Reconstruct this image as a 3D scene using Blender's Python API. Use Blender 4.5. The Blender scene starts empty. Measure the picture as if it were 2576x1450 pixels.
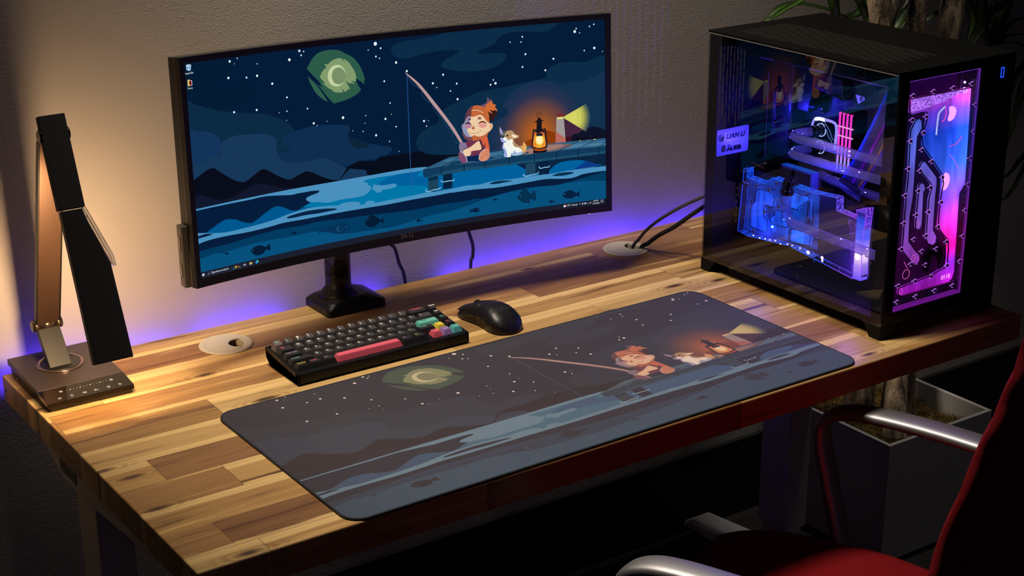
# tuning values
SCREEN_E = 1.0
LAMP_E = 68.0
DIST_E = 1.45
PCL = 2.5
GLASS_T = (.74, .74, .74)
LED_E = 2.5
LEDS = [(a, b, e*.8, (.075, .028, 1.0)) for a, b, e in ((.01, .10, 1.6), (.10, .30, 1.0), (.34, .50, 1.5), (.62, .70, 1.4), (.84, .93, 1.5), (.93, 1.14, 1.4), (1.14, 1.28, 2.2), (1.28, 1.50, 1.0))]
SPOT_P = (.30, -.20, 2.28); SPOT_T = (1.09, -.45, 0); SPOT_C = (1.0, .87, .70); SPOT_E = 285.0; SPOT_A = 1.0; SPOT_B = .4
WORLD_E = .38
SPOT2 = 60.0
EXPO = 0.0
MATK = (.68, .54, .48, .031, .0225, .0235)
ART = """
s|041c33|0|-107 -146 1059 -14 1048 216 974 382 807 427 656 455 642 507 798 535 1077 535 1404 551 1528 645 1514 821 1350 918 1042 948 758 988 350 863 -34 764
s|0b2b47|0|4834 291 4860 176 5001 111 5238 92 5832 60 6231 -9 6670 -66 7546 -78 8885 -105 8863 7 8700 130 8539 182 8139 142 7700 126 7409 225 7335 324 7133 395 6890 479 6969 520 7288 537 7548 556 7607 610 7482 758 7118 866 6637 867 6239 802 6023 719 6005 676 6129 566 6473 414 6057 370 5540 409 5181 453 4927 402
s|0b2b47|0|10099 944 9534 909 9131 877 8726 917 8563 1046 8540 1170 8115 1222 7508 1291 6943 1325 6496 1456 6170 1563 5923 1711 5896 1883 5672 1945 5425 2073 5336 2272 5449 2445 5768 2549 6656 2648 10085 2872
s|13304f|0|10097 1273 9529 1308 8719 1348 8233 1359 7827 1429 7541 1562 7488 1700 7688 1810 7652 1932 7406 2050 7080 2087 6914 2212 6898 2713 10084 3059
s|0c2a44|0|-34 764 216 806 576 932 895 1023 1358 1117 1731 1182 2101 1316 2329 1468 2462 1628 2729 1953 3086 2420 2695 2444 1739 2297 -13 2012
s|0f2d4e|0|2138 1787 2193 1693 2462 1628 2754 1586 3044 1583 3477 1632 3717 1679 3752 1759 3721 1943 4109 2092 4472 2191 4725 2267 4685 2369 4409 2460 3916 2455 3519 2525 3188 2351 2366 2291 2047 2038 2242 2014 2332 1958 2157 1851
s|0a2538|0|3727 1931 3990 2021 4109 2092 4177 2194 3836 2148
s|13335a|0|-37 1278 216 1308 399 1343 624 1446 715 1578 659 1688 709 1814 642 1882 485 1945 250 1954 -36 1907
s|173759|0|472 1836 641 1890 722 1824 659 1688 849 1559 1088 1523 1323 1533 1793 1600 1999 1726 1998 1929 2065 2122 2321 2243 2707 2272 3144 2269 3427 2436 3664 2567 4004 2638 4203 2786 3350 2880 1149 2493 -71 2276 -36 1911 249 1957
s|16304f|0|9551 2421 9521 2688 9433 2941 9290 3169 9100 3359 8873 3501 8619 3590 8353 3620 8086 3590 7833 3501 7605 3359 7416 3169 7273 2941 7184 2688 7154 2421 7184 2155 7273 1901 7416 1674 7605 1484 7833 1341 8086 1253 8353 1223 8619 1253 8873 1341 9100 1484 9290 1674 9433 1901 9521 2155
s|19304f|0|9500 2421 9471 2677 9386 2919 9250 3137 9068 3318 8851 3455 8608 3540 8353 3569 8097 3540 7855 3455 7637 3318 7456 3137 7319 2919 7234 2677 7205 2421 7234 2166 7319 1924 7456 1706 7637 1524 7855 1388 8097 1303 8353 1274 8608 1303 8851 1388 9068 1524 9250 1706 9386 1924 9471 2166
s|1d304f|0|9449 2421 9421 2665 9340 2897 9210 3105 9036 3278 8828 3409 8597 3490 8353 3517 8109 3490 7877 3409 7669 3278 7496 3105 7365 2897 7284 2665 7257 2421 7284 2178 7365 1946 7496 1738 7669 1565 7877 1434 8109 1353 8353 1326 8597 1353 8828 1434 9036 1565 9210 1738 9340 1946 9421 2178
s|20314f|0|9397 2421 9371 2654 9294 2875 9169 3073 9004 3238 8806 3363 8585 3440 8353 3466 8120 3440 7900 3363 7701 3238 7536 3073 7412 2875 7334 2654 7308 2421 7334 2189 7412 1968 7536 1770 7701 1605 7900 1480 8120 1403 8353 1377 8585 1403 8806 1480 9004 1605 9169 1770 9294 1968 9371 2189
s|25314f|0|9346 2421 9321 2642 9248 2852 9129 3041 8972 3198 8784 3316 8574 3390 8353 3415 8132 3390 7922 3316 7734 3198 7576 3041 7458 2852 7384 2642 7360 2421 7384 2200 7458 1991 7576 1802 7734 1645 7922 1527 8132 1453 8353 1428 8574 1453 8784 1527 8972 1645 9129 1802 9248 1991 9321 2200
s|29324e|0|9295 2421 9271 2631 9201 2830 9089 3009 8940 3158 8761 3270 8562 3340 8353 3363 8143 3340 7944 3270 7766 3158 7616 3009 7504 2830 7435 2631 7411 2421 7435 2212 7504 2013 7616 1834 7766 1685 7944 1573 8143 1503 8353 1480 8562 1503 8761 1573 8940 1685 9089 1834 9201 2013 9271 2212
s|32334d|0|9243 2421 9221 2620 9155 2808 9049 2977 8908 3118 8739 3224 8551 3290 8353 3312 8155 3290 7966 3224 7798 3118 7657 2977 7550 2808 7485 2620 7462 2421 7485 2223 7550 2035 7657 1866 7798 1725 7966 1619 8155 1553 8353 1531 8551 1553 8739 1619 8908 1725 9049 1866 9155 2035 9221 2223
s|3f374a|0|9192 2421 9171 2608 9109 2785 9009 2945 8876 3077 8717 3177 8539 3239 8353 3261 8166 3239 7989 3177 7830 3077 7697 2945 7597 2785 7535 2608 7514 2421 7535 2235 7597 2057 7697 1898 7830 1765 7989 1665 8166 1603 8353 1582 8539 1603 8717 1665 8876 1765 9009 1898 9109 2057 9171 2235
s|4c3a46|0|9140 2421 9121 2597 9062 2763 8969 2913 8844 3037 8695 3131 8528 3189 8353 3209 8177 3189 8011 3131 7862 3037 7737 2913 7643 2763 7585 2597 7565 2421 7585 2246 7643 2080 7737 1930 7862 1806 8011 1712 8177 1653 8353 1634 8528 1653 8695 1712 8844 1806 8969 1930 9062 2080 9121 2246
s|593d43|0|9089 2421 9071 2585 9016 2741 8928 2881 8812 2997 8672 3085 8517 3139 8353 3158 8189 3139 8033 3085 7894 2997 7777 2881 7689 2741 7635 2585 7616 2421 7635 2258 7689 2102 7777 1962 7894 1846 8033 1758 8189 1704 8353 1685 8517 1704 8672 1758 8812 1846 8928 1962 9016 2102 9071 2258
s|62403f|0|9038 2421 9021 2574 8970 2719 8888 2849 8780 2957 8650 3039 8505 3089 8353 3106 8200 3089 8056 3039 7926 2957 7817 2849 7736 2719 7685 2574 7668 2421 7685 2269 7736 2124 7817 1994 7926 1886 8056 1804 8200 1754 8353 1736 8505 1754 8650 1804 8780 1886 8888 1994 8970 2124 9021 2269
s|6b443c|0|8986 2421 8970 2562 8924 2696 8848 2816 8748 2917 8628 2992 8494 3039 8353 3055 8212 3039 8078 2992 7958 2917 7857 2816 7782 2696 7735 2562 7719 2421 7735 2280 7782 2147 7857 2026 7958 1926 8078 1851 8212 1804 8353 1788 8494 1804 8628 1851 8748 1926 8848 2026 8924 2147 8970 2280
s|744738|0|8935 2421 8920 2551 8877 2674 8808 2784 8716 2877 8605 2946 8482 2989 8353 3004 8223 2989 8100 2946 7990 2877 7898 2784 7828 2674 7785 2551 7770 2421 7785 2292 7828 2169 7898 2058 7990 1966 8100 1897 8223 1854 8353 1839 8482 1854 8605 1897 8716 1966 8808 2058 8877 2169 8920 2292
s|7e4a35|0|8884 2421 8870 2540 8831 2652 8768 2752 8684 2837 8583 2900 8471 2939 8353 2952 8235 2939 8122 2900 8022 2837 7938 2752 7874 2652 7835 2540 7822 2421 7835 2303 7874 2191 7938 2090 8022 2006 8122 1943 8235 1904 8353 1891 8471 1904 8583 1943 8684 2006 8768 2090 8831 2191 8870 2303
s|874d31|0|8832 2421 8820 2528 8785 2629 8728 2720 8652 2796 8561 2853 8459 2889 8353 2901 8246 2889 8145 2853 8054 2796 7978 2720 7921 2629 7885 2528 7873 2421 7885 2315 7921 2213 7978 2122 8054 2047 8145 1989 8246 1954 8353 1942 8459 1954 8561 1989 8652 2047 8728 2122 8785 2213 8820 2315
s|91512d|0|8781 2421 8770 2517 8739 2607 8688 2688 8620 2756 8539 2807 8448 2839 8353 2850 8257 2839 8167 2807 8086 2756 8018 2688 7967 2607 7935 2517 7925 2421 7935 2326 7967 2236 8018 2154 8086 2087 8167 2036 8257 2004 8353 1993 8448 2004 8539 2036 8620 2087 8688 2154 8739 2236 8770 2326
s|9a542a|0|8730 2421 8720 2505 8692 2585 8647 2656 8588 2716 8516 2761 8437 2789 8353 2798 8269 2789 8189 2761 8118 2716 8058 2656 8013 2585 7985 2505 7976 2421 7985 2338 8013 2258 8058 2186 8118 2127 8189 2082 8269 2054 8353 2045 8437 2054 8516 2082 8588 2127 8647 2186 8692 2258 8720 2338
s|a45826|0|8678 2421 8670 2494 8646 2563 8607 2624 8556 2676 8494 2715 8425 2739 8353 2747 8280 2739 8212 2715 8150 2676 8098 2624 8060 2563 8035 2494 8027 2421 8035 2349 8060 2280 8098 2219 8150 2167 8212 2128 8280 2104 8353 2096 8425 2104 8494 2128 8556 2167 8607 2219 8646 2280 8670 2349
s|ae5b22|0|8627 2421 8620 2482 8600 2540 8567 2592 8524 2636 8472 2668 8414 2689 8353 2696 8292 2689 8234 2668 8182 2636 8138 2592 8106 2540 8086 2482 8079 2421 8086 2360 8106 2303 8138 2251 8182 2207 8234 2174 8292 2154 8353 2147 8414 2154 8472 2174 8524 2207 8567 2251 8600 2303 8620 2360
s|b05c22|0|8575 2421 8570 2471 8553 2518 8527 2560 8492 2596 8449 2622 8402 2639 8353 2644 8303 2639 8256 2622 8214 2596 8179 2560 8152 2518 8136 2471 8130 2421 8136 2372 8152 2325 8179 2283 8214 2247 8256 2221 8303 2204 8353 2199 8402 2204 8449 2221 8492 2247 8527 2283 8553 2325 8570 2372
s|b05c22|0|8524 2421 8520 2460 8507 2496 8487 2528 8460 2555 8427 2576 8391 2588 8353 2593 8315 2588 8278 2576 8246 2555 8219 2528 8198 2496 8186 2460 8181 2421 8186 2383 8198 2347 8219 2315 8246 2287 8278 2267 8315 2254 8353 2250 8391 2254 8427 2267 8460 2287 8487 2315 8507 2347 8520 2383
s|b05c22|0|8473 2421 8470 2448 8461 2473 8447 2496 8428 2515 8405 2530 8379 2538 8353 2541 8326 2538 8301 2530 8278 2515 8259 2496 8245 2473 8236 2448 8233 2421 8236 2395 8245 2369 8259 2347 8278 2328 8301 2313 8326 2304 8353 2301 8379 2304 8405 2313 8428 2328 8447 2347 8461 2369 8470 2395
s|0b2b47|0|7473 1707 7559 1758 7612 1799 7590 1869 7473 1940 7228 2010 7189 1935 7321 1591 7755 1467 7619 1525 7509 1621
p|43243c|0|8930 2079 8973 2108 9469 2398 9332 2474 9127 2552 9011 2565 8979 2414
s|3a1420|0|9004 2528 9127 2530 9223 2512 9276 2567 9234 2686 9002 2675
s|0e1328|0|9168 2517 9332 2474 9469 2413 9606 2370 9715 2365 9850 2405 10013 2501 10039 2690 9602 2685 9193 2670
s|8a3a08|0|7912 2670 8010 2547 8051 2521 8243 2450 8422 2358 8545 2340 8653 2376 8774 2443 8784 2665 8374 2720
p|3b5058|0|8973 2108 8973 2074 9530 1832 9583 1936 9615 2046 9624 2157 9610 2266 9574 2370 9516 2463
p|606f56|0|8973 2108 8973 2074 9491 1851 9541 1947 9570 2049 9579 2152 9566 2254 9532 2350 9478 2437
p|8f944f|0|8973 2108 8973 2074 9452 1869 9498 1958 9525 2052 9533 2148 9521 2242 9489 2330 9440 2411
p|b3b258|0|8973 2108 8973 2074 9408 1890 9449 1970 9474 2056 9481 2143 9470 2228 9441 2308 9396 2381
p|cccb60|0|8973 2108 8973 2074 9352 1916 9388 1986 9410 2060 9416 2136 9406 2210 9381 2280 9342 2343
p|d6d462|0|8973 2108 8973 2074 9252 1962 9278 2014 9294 2069 9298 2124 9291 2179 9273 2230 9244 2276
p|a09896|0|8791 2070 8968 2073 9013 2664 8757 2668
s|b8675c|0|8778 2370 8778 2372 8842 2438 8896 2480 9007 2559 9006 2561 9013 2664 9013 2666 8757 2668 8757 2670
s|7a2a2c|0|8783 2063 8783 2065 8802 2030 8843 1992 8877 1979 8931 2000 8968 2034 8981 2070 8981 2071
p|e4e470|0|8810 2076 8957 2079 8951 2118 8810 2117
p|100d1a|0|9208 2575 9372 2576 9398 2665 9173 2661
p|100d1a|0|9406 2586 9569 2589 9609 2664 9371 2656
p|100d1a|0|9623 2650 9740 2584 9855 2650 9834 2695 9616 2674
s|090d1b|0|-66 2280 4 2240 227 2137 382 2073 482 2063 562 2093 765 2247 986 2390 1149 2449 1250 2441 1460 2340 1600 2276 1684 2278 1797 2336 1991 2460 2187 2557 2305 2575 2497 2511 2636 2474 2721 2482 2837 2534 3086 2667 3270 2737 3440 2788 3333 2839 2474 2836 -3 2832 -63 2599
s|080d1b|0|3428 2789 3576 2622 3642 2531 3642 2531 3923 2446 3923 2446 4310 2496 4435 2430 4661 2433 4938 2445 5427 2443 5650 2545 6086 2603 6611 2668 6600 2975 5196 2899 4190 2779 4109 2685 4025 2635 3819 2601 3718 2566
s|11172c|0|-28 2571 7 2556 92 2532 190 2542 350 2610 543 2687 690 2720 858 2714 1133 2641 1393 2543 1544 2550 1726 2598 2057 2710 2444 2787 2303 2837 -1 2819
p|061c3b|0|-115 2797 1 2798 1458 2783 3562 2792 4208 2782 5472 2790 5472 2837 10085 2909 10068 5353 -392 4642
s|0075a6|0|2517 3203 2729 3120 2718 3114 3275 3023 4019 2890 4019 2890 4151 2857 5024 2844 5479 2845 5603 3217 5606 3357 5173 3388 4260 3418 3378 3323 2914 3277 2674 3251
s|005f9c|0|4395 3010 4424 2964 4495 2937 4672 2886 5023 2856 5479 2845 5479 2845 5473 2997 7869 3028 8003 3062 8245 3274 8394 3403 7041 3348 5816 3348 5637 3253 5593 3239 5429 3177 5185 3135 4836 3100 4576 3063
s|00609c|0|6182 3004 6182 3004 7774 3008 7774 3008 8002 3125 8371 3296 8371 3336 7676 3366 6876 3376 6168 3377 6168 3377
s|00568e|0|219 3317 291 3261 447 3199 621 3132 722 3120 822 3130 954 3166 1083 3233 1248 3289 1350 3282 1561 3190 1738 3105 1877 3068 1979 3077 2111 3133 2226 3197 2344 3228 2447 3220 2535 3195 2841 3250 2270 3300 1408 3408 630 3405
s|00609c|0|8588 3251 8588 3251 8721 3152 8914 3086 9187 3078 9392 3099 9597 3158 9734 3209 9884 3275 9212 3305 8588 3329 8588 3329
s|0a3a86|0|9522 3125 9522 3125 9665 3177 9884 3275 9884 3277 9184 3302 9184 3299
s|4a90bd|0|1 2789 1 2789 1121 2782 2307 2779 3388 2787 3428 2786 3809 2784 4208 2782 5027 2771 5551 2793 5549 2842 5461 2858 5023 2856 4499 2854 4151 2857 4064 2871 4019 2890 4078 2918 4121 2943 4127 2981 4178 3008 4202 3038 4164 3100 4082 3156 3994 3188 3785 3193 3542 3185 3403 3185 3178 3198 3007 3173 2922 3147 2785 3131 2701 3111 2635 3068 2624 3029 2657 3005 2761 2978 2900 2956 2945 2926 2943 2914 2853 2900 2699 2890 2642 2892 2453 2888 2265 2892 1961 2853 1625 2818 1286 2825 615 2820 5 2820 5 2820
s|4a90bd|0|4217 3085 4237 3035 4266 2994 4369 3017 4490 3039 4629 3040 4734 3035 4803 3057 4816 3082 4783 3116 4624 3138 4459 3134 4452 3158 4413 3175 4360 3178 4300 3155 4276 3117
s|4a90bd|0|-90 3235 8 3254 221 3294 634 3365 1005 3369 1412 3358 1840 3327 2186 3271 2618 3235 2790 3234 3133 3265 3374 3293 3397 3293 3433 3275 3607 3263 3780 3279 3882 3306 3915 3342 3917 3368 4027 3370 4038 3331 4126 3314 4230 3335 4260 3361 4265 3381 4823 3370 5174 3365 5527 3346 5879 3356 6465 3334 6524 3327 6665 3341 6877 3345 7109 3319 7411 3317 7677 3326 8371 3317 8656 3321 9191 3286 10064 3267 10063 3398 9903 3398 9457 3416 9260 3460 9081 3478 8743 3451 8600 3435 8404 3429 8208 3438 7976 3450 7673 3461 7229 3469 6697 3440 6166 3439 6142 3431 5735 3445 5170 3449 4643 3462 4118 3457 3596 3449 3075 3445 2558 3442 2089 3430 1917 3436 1746 3449 1234 3463 728 3445 392 3443 190 3453 -112 3469
s|072344|0|2126 3346 2165 3326 2269 3308 2614 3286 2958 3299 3233 3333 3318 3351 3331 3373 3126 3379 2867 3380 2609 3366 2351 3370 2180 3361
s|061b38|0|-99 3332 9 3325 203 3310 310 3325 381 3342 231 3362 -103 3366
s|06304f|0|7098 3365 7134 3349 7233 3330 7410 3330 7570 3350 7679 3371 7498 3379 7320 3389 7178 3383
s|06304f|0|8664 3370 8745 3343 8834 3328 9012 3328 9172 3345 9204 3362 9118 3388 8922 3399 8779 3391
s|023a60|0|-128 3635 15 3623 377 3611 714 3607 1054 3587 1567 3554 1995 3545 2509 3564 2942 3550 3513 3594 3760 3605 4458 3641 4984 3668 5513 3670 6044 3653 6453 3671 6690 3652 7045 3668 7402 3627 7795 3588 8259 3565 8705 3593 9044 3562 9456 3498 10063 3403 10063 3403 10073 4647 10073 4647 6121 4602 -392 4642 -392 4642
s|07507c|0|-204 3779 9 3784 324 3740 659 3756 1289 3716 1775 3725 2213 3744 2606 3739 2851 3757 3337 3881 3583 3924 4080 3943 4002 3957 4266 3947 4617 3959 4882 3947 5149 3911 5682 3851 6108 3835 6418 3789 6686 3747 7080 3673 7402 3627 7795 3592 8116 3580 8704 3598 9044 3578 9455 3574 9723 3597 10062 3639 10062 3639 10073 4647 10073 4647 6121 4602 -392 4642 -392 4642
s|051a33|0|1231 3854 1256 3831 1322 3790 1396 3779 1499 3795 1584 3837 1630 3824 1679 3796 1694 3802 1695 3845 1701 3857 1690 3931 1673 3931 1587 3896 1546 3947 1469 3977 1366 3971 1295 3936 1255 3890
s|2a6a90|0|1302 3849 1299 3855 1292 3858 1284 3856 1278 3851 1276 3844 1279 3838 1286 3835 1294 3836 1300 3842
s|051a33|0|717 3804 686 3775 647 3770 623 3780 596 3757 595 3799 622 3786 654 3808 693 3815
s|051a33|0|2342 3696 2310 3668 2270 3663 2246 3674 2218 3651 2217 3694 2245 3680 2278 3703 2318 3709
s|051a33|0|4006 3744 4038 3706 4088 3688 4107 3646 4170 3630 4238 3652 4281 3681 4339 3729 4373 3765 4462 3729 4450 3793 4456 3855 4371 3800 4289 3859 4199 3886 4095 3868 4036 3825 4012 3783
s|3a7aa0|0|4079 3747 4077 3752 4073 3754 4067 3753 4063 3749 4062 3744 4064 3739 4068 3736 4074 3737 4078 3741
s|053257|0|2812 3688 2953 3724 3094 3696 3285 3691 3374 3654 3478 3668 3544 3720 3630 3800 3571 3861 3499 3894 3394 3899 3257 3867 3121 3806 2967 3771 2842 3829 2891 3750
l10|2a6a90|0|3382 3748 3337 3745 3315 3772 3329 3819 3383 3848
l9|2a6a90|0|3318 3777 3375 3789
s|3a7aa0|0|3557 3778 3554 3785 3549 3788 3542 3787 3537 3782 3536 3775 3538 3768 3544 3764 3550 3766 3555 3771
s|051a33|0|5258 3918 5300 3897 5347 3907 5374 3930 5410 3914 5405 3966 5374 3938 5333 3952 5285 3943
s|06304d|0|7781 3747 7839 3694 7896 3597 7966 3553 8019 3584 8064 3659 8125 3711 8172 3672 8219 3650 8248 3738 8249 3808 8229 3889 8122 3831 8090 3886 8086 3939 8027 3913 7935 3895 7843 3834 7791 3779
s|3a8ab0|0|7874 3724 7872 3730 7866 3733 7860 3732 7854 3728 7852 3721 7855 3715 7860 3711 7867 3712 7872 3717
s|05203e|0|8919 3849 8959 3787 9037 3754 9114 3752 9207 3794 9265 3832 9354 3791 9330 3850 9348 3932 9255 3896 9174 3939 9081 3942 8988 3917 8934 3883
s|3a8ab0|0|8982 3825 8979 3832 8974 3836 8967 3835 8962 3830 8960 3822 8962 3815 8968 3811 8974 3812 8980 3817
s|051a33|0|8572 3949 8610 3927 8654 3935 8679 3956 8712 3939 8708 3989 8679 3963 8642 3978 8598 3971
s|051a33|0|7173 3729 7205 3711 7242 3718 7264 3736 7292 3722 7288 3764 7264 3742 7231 3754 7194 3748
s|05203e|0|6840 3902 6829 3931 6758 3956 6682 3936 6644 3923 6608 3942 6594 3907 6600 3862 6653 3883 6716 3851 6793 3855 6826 3873
s|6ab0d0|0|6807 3895 6805 3901 6801 3903 6796 3903 6793 3899 6791 3893 6793 3887 6797 3885 6802 3885 6805 3889
p|0b2440|0|7787 3019 10085 2965 10083 3285 9671 3300 9870 3267 9597 3158 9392 3099 9187 3078 8914 3086 8721 3152 8588 3251 8587 3310 8362 3322 8001 3154
s|00609c|0|8588 3251 8588 3251 8721 3152 8914 3086 9187 3078 9392 3099 9597 3158 9734 3209 9877 3271 9212 3295 8588 3313 8588 3313
s|0a3a86|0|9522 3125 9522 3125 9665 3177 9877 3271 9870 3273 9198 3296 9198 3293
p|1b4258|0|5597 3032 5841 3018 5829 3314 5586 3305
p|0b2c46|0|5597 3032 5841 3018 5838 3100 5594 3113
p|06203c|0|5964 2999 6188 3003 6175 3336 5951 3331
p|1e4560|0|8004 3033 8250 3024 8245 3282 7998 3275
p|05203c|0|8361 3021 8586 3017 8581 3294 8355 3287
l20|86bcdc|0|5542 3270 5525 3304 5580 3333 5736 3312 5866 3308 5892 3276
l20|86bcdc|0|5922 3129 5913 3157 5977 3173 6108 3169 6214 3175 6223 3141
l20|86bcdc|0|7962 3249 7945 3276 8010 3306 8150 3293 8294 3280 8324 3239
l20|86bcdc|0|8351 3124 8342 3152 8391 3172 8481 3160 8580 3164 8597 3129
p|2d5c7c|0|5472 2837 6128 2655 7144 2670 7878 2645 8696 2641 10087 2655 10086 2857 8774 2833 8201 2827 7608 2833 7016 2854 6486 2843 5918 2835
p|3c6f92|0|5964 2706 7143 2692 7878 2674 10087 2707 10086 2741 8285 2744 7223 2752 6043 2751
p|4a7c9c|0|8694 2740 9104 2719 10086 2759 10086 2804 9307 2803 8857 2794
p|10395a|0|5472 2837 5918 2835 6486 2843 7016 2854 7608 2833 8201 2827 9327 2827 10086 2842 10084 3003 9325 3013 8238 3015 7603 3008 7011 3010 6481 3005 5586 3023 5473 2997
p|1c4c68|0|5586 3023 5954 2954 6484 2922 7053 2957 7605 2961 8239 2960 9326 2957 10085 2939 10084 3003 9325 3013 8238 3015 7603 3008 7011 3010 6481 3005
s|7c6468|0|7751 2824 7876 2754 8164 2676 8614 2658 9022 2685 9185 2739 9021 2785 8693 2814 8222 2825 7956 2825
s|a07a70|0|7875 2801 8081 2711 8531 2679 8940 2699 8858 2750 8570 2786 8242 2809
l20|072238|0|5926 2836 5919 3014
l20|072238|0|6487 2836 6481 3008
l20|072238|0|7016 2851 7011 3010
l20|072238|0|7608 2833 7603 3008
l20|072238|0|8226 2826 8222 3013
l20|072238|0|8774 2833 8771 3014
l20|072238|0|9319 2827 9317 3012
l20|072238|0|9815 2838 9838 3009
l16|173c55|0|5926 2836 6452 2677
l16|173c55|0|7608 2833 7428 2703
l16|173c55|0|8774 2833 9309 2666
l16|173c55|0|9319 2827 9759 2676
l16|173c55|0|9840 2841 10045 2726
s|123a58|0|6090 2844 6348 2829 6498 2812 6363 2783 6607 2789 6849 2843 7067 2827 7259 2802 7069 2773 6906 2778 6499 2764 6228 2766
s|16425f|0|7415 2802 7517 2789 7925 2811 8049 2764 8083 2792 7857 2840 7638 2846 7476 2823
s|17141c|0|8245 2124 8319 2090 8319 2090 8320 2044 8327 2043 8404 2050 8414 2088 8488 2122 8484 2127 8427 2122 8427 2122 8423 2298 8423 2298 8491 2283 8518 2305 8536 2431 8554 2690 8544 2720 8510 2728 8510 2728 8543 2806 8522 2819 8372 2824 8197 2817 8197 2817 8203 2726 8190 2706 8159 2685 8157 2648 8203 2306 8227 2281 8292 2287 8292 2287 8304 2134 8304 2134
s|6a4a3a|0|8254 2293 8382 2324 8437 2311 8477 2306 8497 2366 8520 2588 8531 2688 8497 2709 8374 2726 8238 2705 8184 2675 8193 2554 8225 2338
s|1a151c|0|8267 2306 8423 2310 8470 2327 8483 2365 8506 2587 8518 2674 8490 2696 8374 2714 8252 2695 8198 2662 8207 2556 8239 2340
s|dd5e24|0|8253 2341 8313 2378 8422 2358 8476 2394 8494 2488 8511 2673 8442 2709 8347 2713 8238 2681 8201 2640 8223 2460
s|eeb02c|0|8279 2392 8442 2385 8487 2487 8505 2648 8443 2691 8354 2706 8259 2671 8216 2605 8236 2461
s|e0683a|0|8299 2395 8435 2378 8474 2474 8492 2598 8457 2655 8354 2669 8260 2634 8234 2558 8263 2464
s|f0c83c|0|8291 2433 8427 2432 8476 2523 8461 2607 8402 2656 8355 2663 8301 2639 8257 2573 8259 2500
s|22222e|0|8274 2422 8313 2378 8408 2381 8445 2440 8359 2450
s|fff3b8|0|8304 2456 8406 2454 8439 2531 8424 2603 8362 2621 8302 2590 8280 2527
s|f5e88a|0|8327 2489 8403 2493 8407 2564 8363 2584 8316 2555
s|ffffff|0|8382 2540 8378 2561 8368 2573 8356 2572 8347 2558 8344 2536 8348 2515 8357 2502 8369 2504 8378 2518
s|e05a20|0|8237 2724 8373 2751 8489 2739 8503 2764 8373 2775 8230 2747
l9|1c1518|0|8350 2041 8337 2016 8310 1983 8308 1949 8333 1927 8370 1926 8406 1941 8419 1972 8405 2002 8380 2024 8371 2043
p|2c5a48|0|2818 423 2851 368 2889 318 2930 268 2977 220 3038 172 3110 136 3193 115 3275 105 3357 104 3438 108 3507 116 3577 128 3656 166 3735 209 3894 294 3952 345 4005 405 4054 475 4091 544 4122 618 4147 691 4174 804 4140 821 4162 889 4053 801 3962 741 3964 802 4012 897 4072 985 3979 1055 3894 1094 3798 1125 3618 1164 3405 1189 3284 1064 3165 911 3035 752 3158 836 3085 703 2954 570
s|2f5d4b|0|2833 571 2833 571 2913 654 3000 743 3129 917 3204 1030 3273 1141 3273 1141 3165 1080 3043 976 2978 899 2942 835 2921 793 2874 709
p|809a6c|0|3111 622 3153 543 3222 470 3240 474 3277 433 3229 367 3315 391 3352 357 3400 333 3448 310 3496 298 3561 292 3625 296 3757 424 3668 309 3711 323 3750 349 3800 389 3839 438 3871 486 3903 539 3930 587 3950 640 3963 681 3969 722 3946 810 3837 763 3926 853 3799 808 3832 852 3714 754 3766 860 3820 954 3791 933 3743 948 3699 995 3599 901 3647 987 3512 981 3397 948 3415 930 3364 904 3297 862 3208 787 3162 737 3249 777 3178 704
s|788f66|0|3719 665 3682 762 3597 815 3496 803 3418 732 3393 629 3431 533 3516 480 3616 491 3694 561
s|c2d2a2|0|3723 610 3714 564 3687 517 3638 462 3593 434 3535 420 3453 427 3393 455 3349 495 3316 551 3300 619 3307 699 3333 756 3376 806 3427 834 3508 854 3579 844 3640 811 3680 770 3653 787 3617 808 3546 817 3465 791 3427 752 3403 700 3391 629 3410 551 3441 515 3484 485 3555 475 3624 490 3680 541
s|aabf8c|0|3412 512 3409 520 3401 524 3392 523 3385 517 3382 509 3386 501 3393 497 3403 498 3410 503
s|aabf8c|0|3364 631 3361 639 3353 643 3343 642 3336 636 3334 627 3337 619 3345 615 3354 616 3362 622
s|aabf8c|0|3475 451 3473 456 3469 458 3464 457 3460 454 3458 450 3460 445 3464 443 3469 444 3473 447
s|aabf8c|0|3339 593 3338 597 3334 599 3330 598 3327 596 3325 592 3327 588 3331 586 3335 587 3338 589
s|aabf8c|0|3405 761 3403 766 3399 768 3394 767 3390 764 3389 760 3390 755 3395 753 3400 754 3404 757
s|aabf8c|0|3617 464 3615 469 3611 471 3605 470 3602 467 3600 463 3602 458 3606 456 3611 457 3615 460
d|e6f2fa|0|1055 81 24 1230 43 12 1157 139 8 1676 198 12 1000 392 24 1413 434 19 1658 428 24 1996 622 24 2425 201 29 2668 52 24 2767 74 14 2705 143 17 2315 932 19 2295 1204 14 2113 1212 9 2273 1383 9 1596 1088 22 1074 1062 22 2779 1213 17 2907 1528 24 2985 1584 9 3221 1528 9 3606 1502 29 4283 197 12 4458 86 39 4578 188 19 4458 346 19 4543 391 14 4930 513 24 4630 871 19 4747 1333 14 4765 1572 9 4618 1652 24 4150 1528 12 4122 1684 9 4068 1845 12 3822 1801 9 4376 1965 24 4692 2133 12 4912 2368 7 4933 517 24 5180 718 24 4745 1338 14 4765 1574 8 4867 1845 16 4692 2138 12 4913 2375 8 6048 880 22 5794 1035 24 5886 1134 12 6372 1100 20 6214 1241 16 6379 1433 24 5545 1807 24 5649 1812 8 5604 1923 14 7263 1108 16 7313 1184 28 7191 1204 20 7694 335 14 7992 243 18 7958 353 14 8060 622 22 7981 893 20 8741 777 22 8539 1012 22 9268 224 32 9305 162 16 9388 261 12 9630 138 16 9735 99 16 9742 617 28 9496 656 16 9943 707 10
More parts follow.
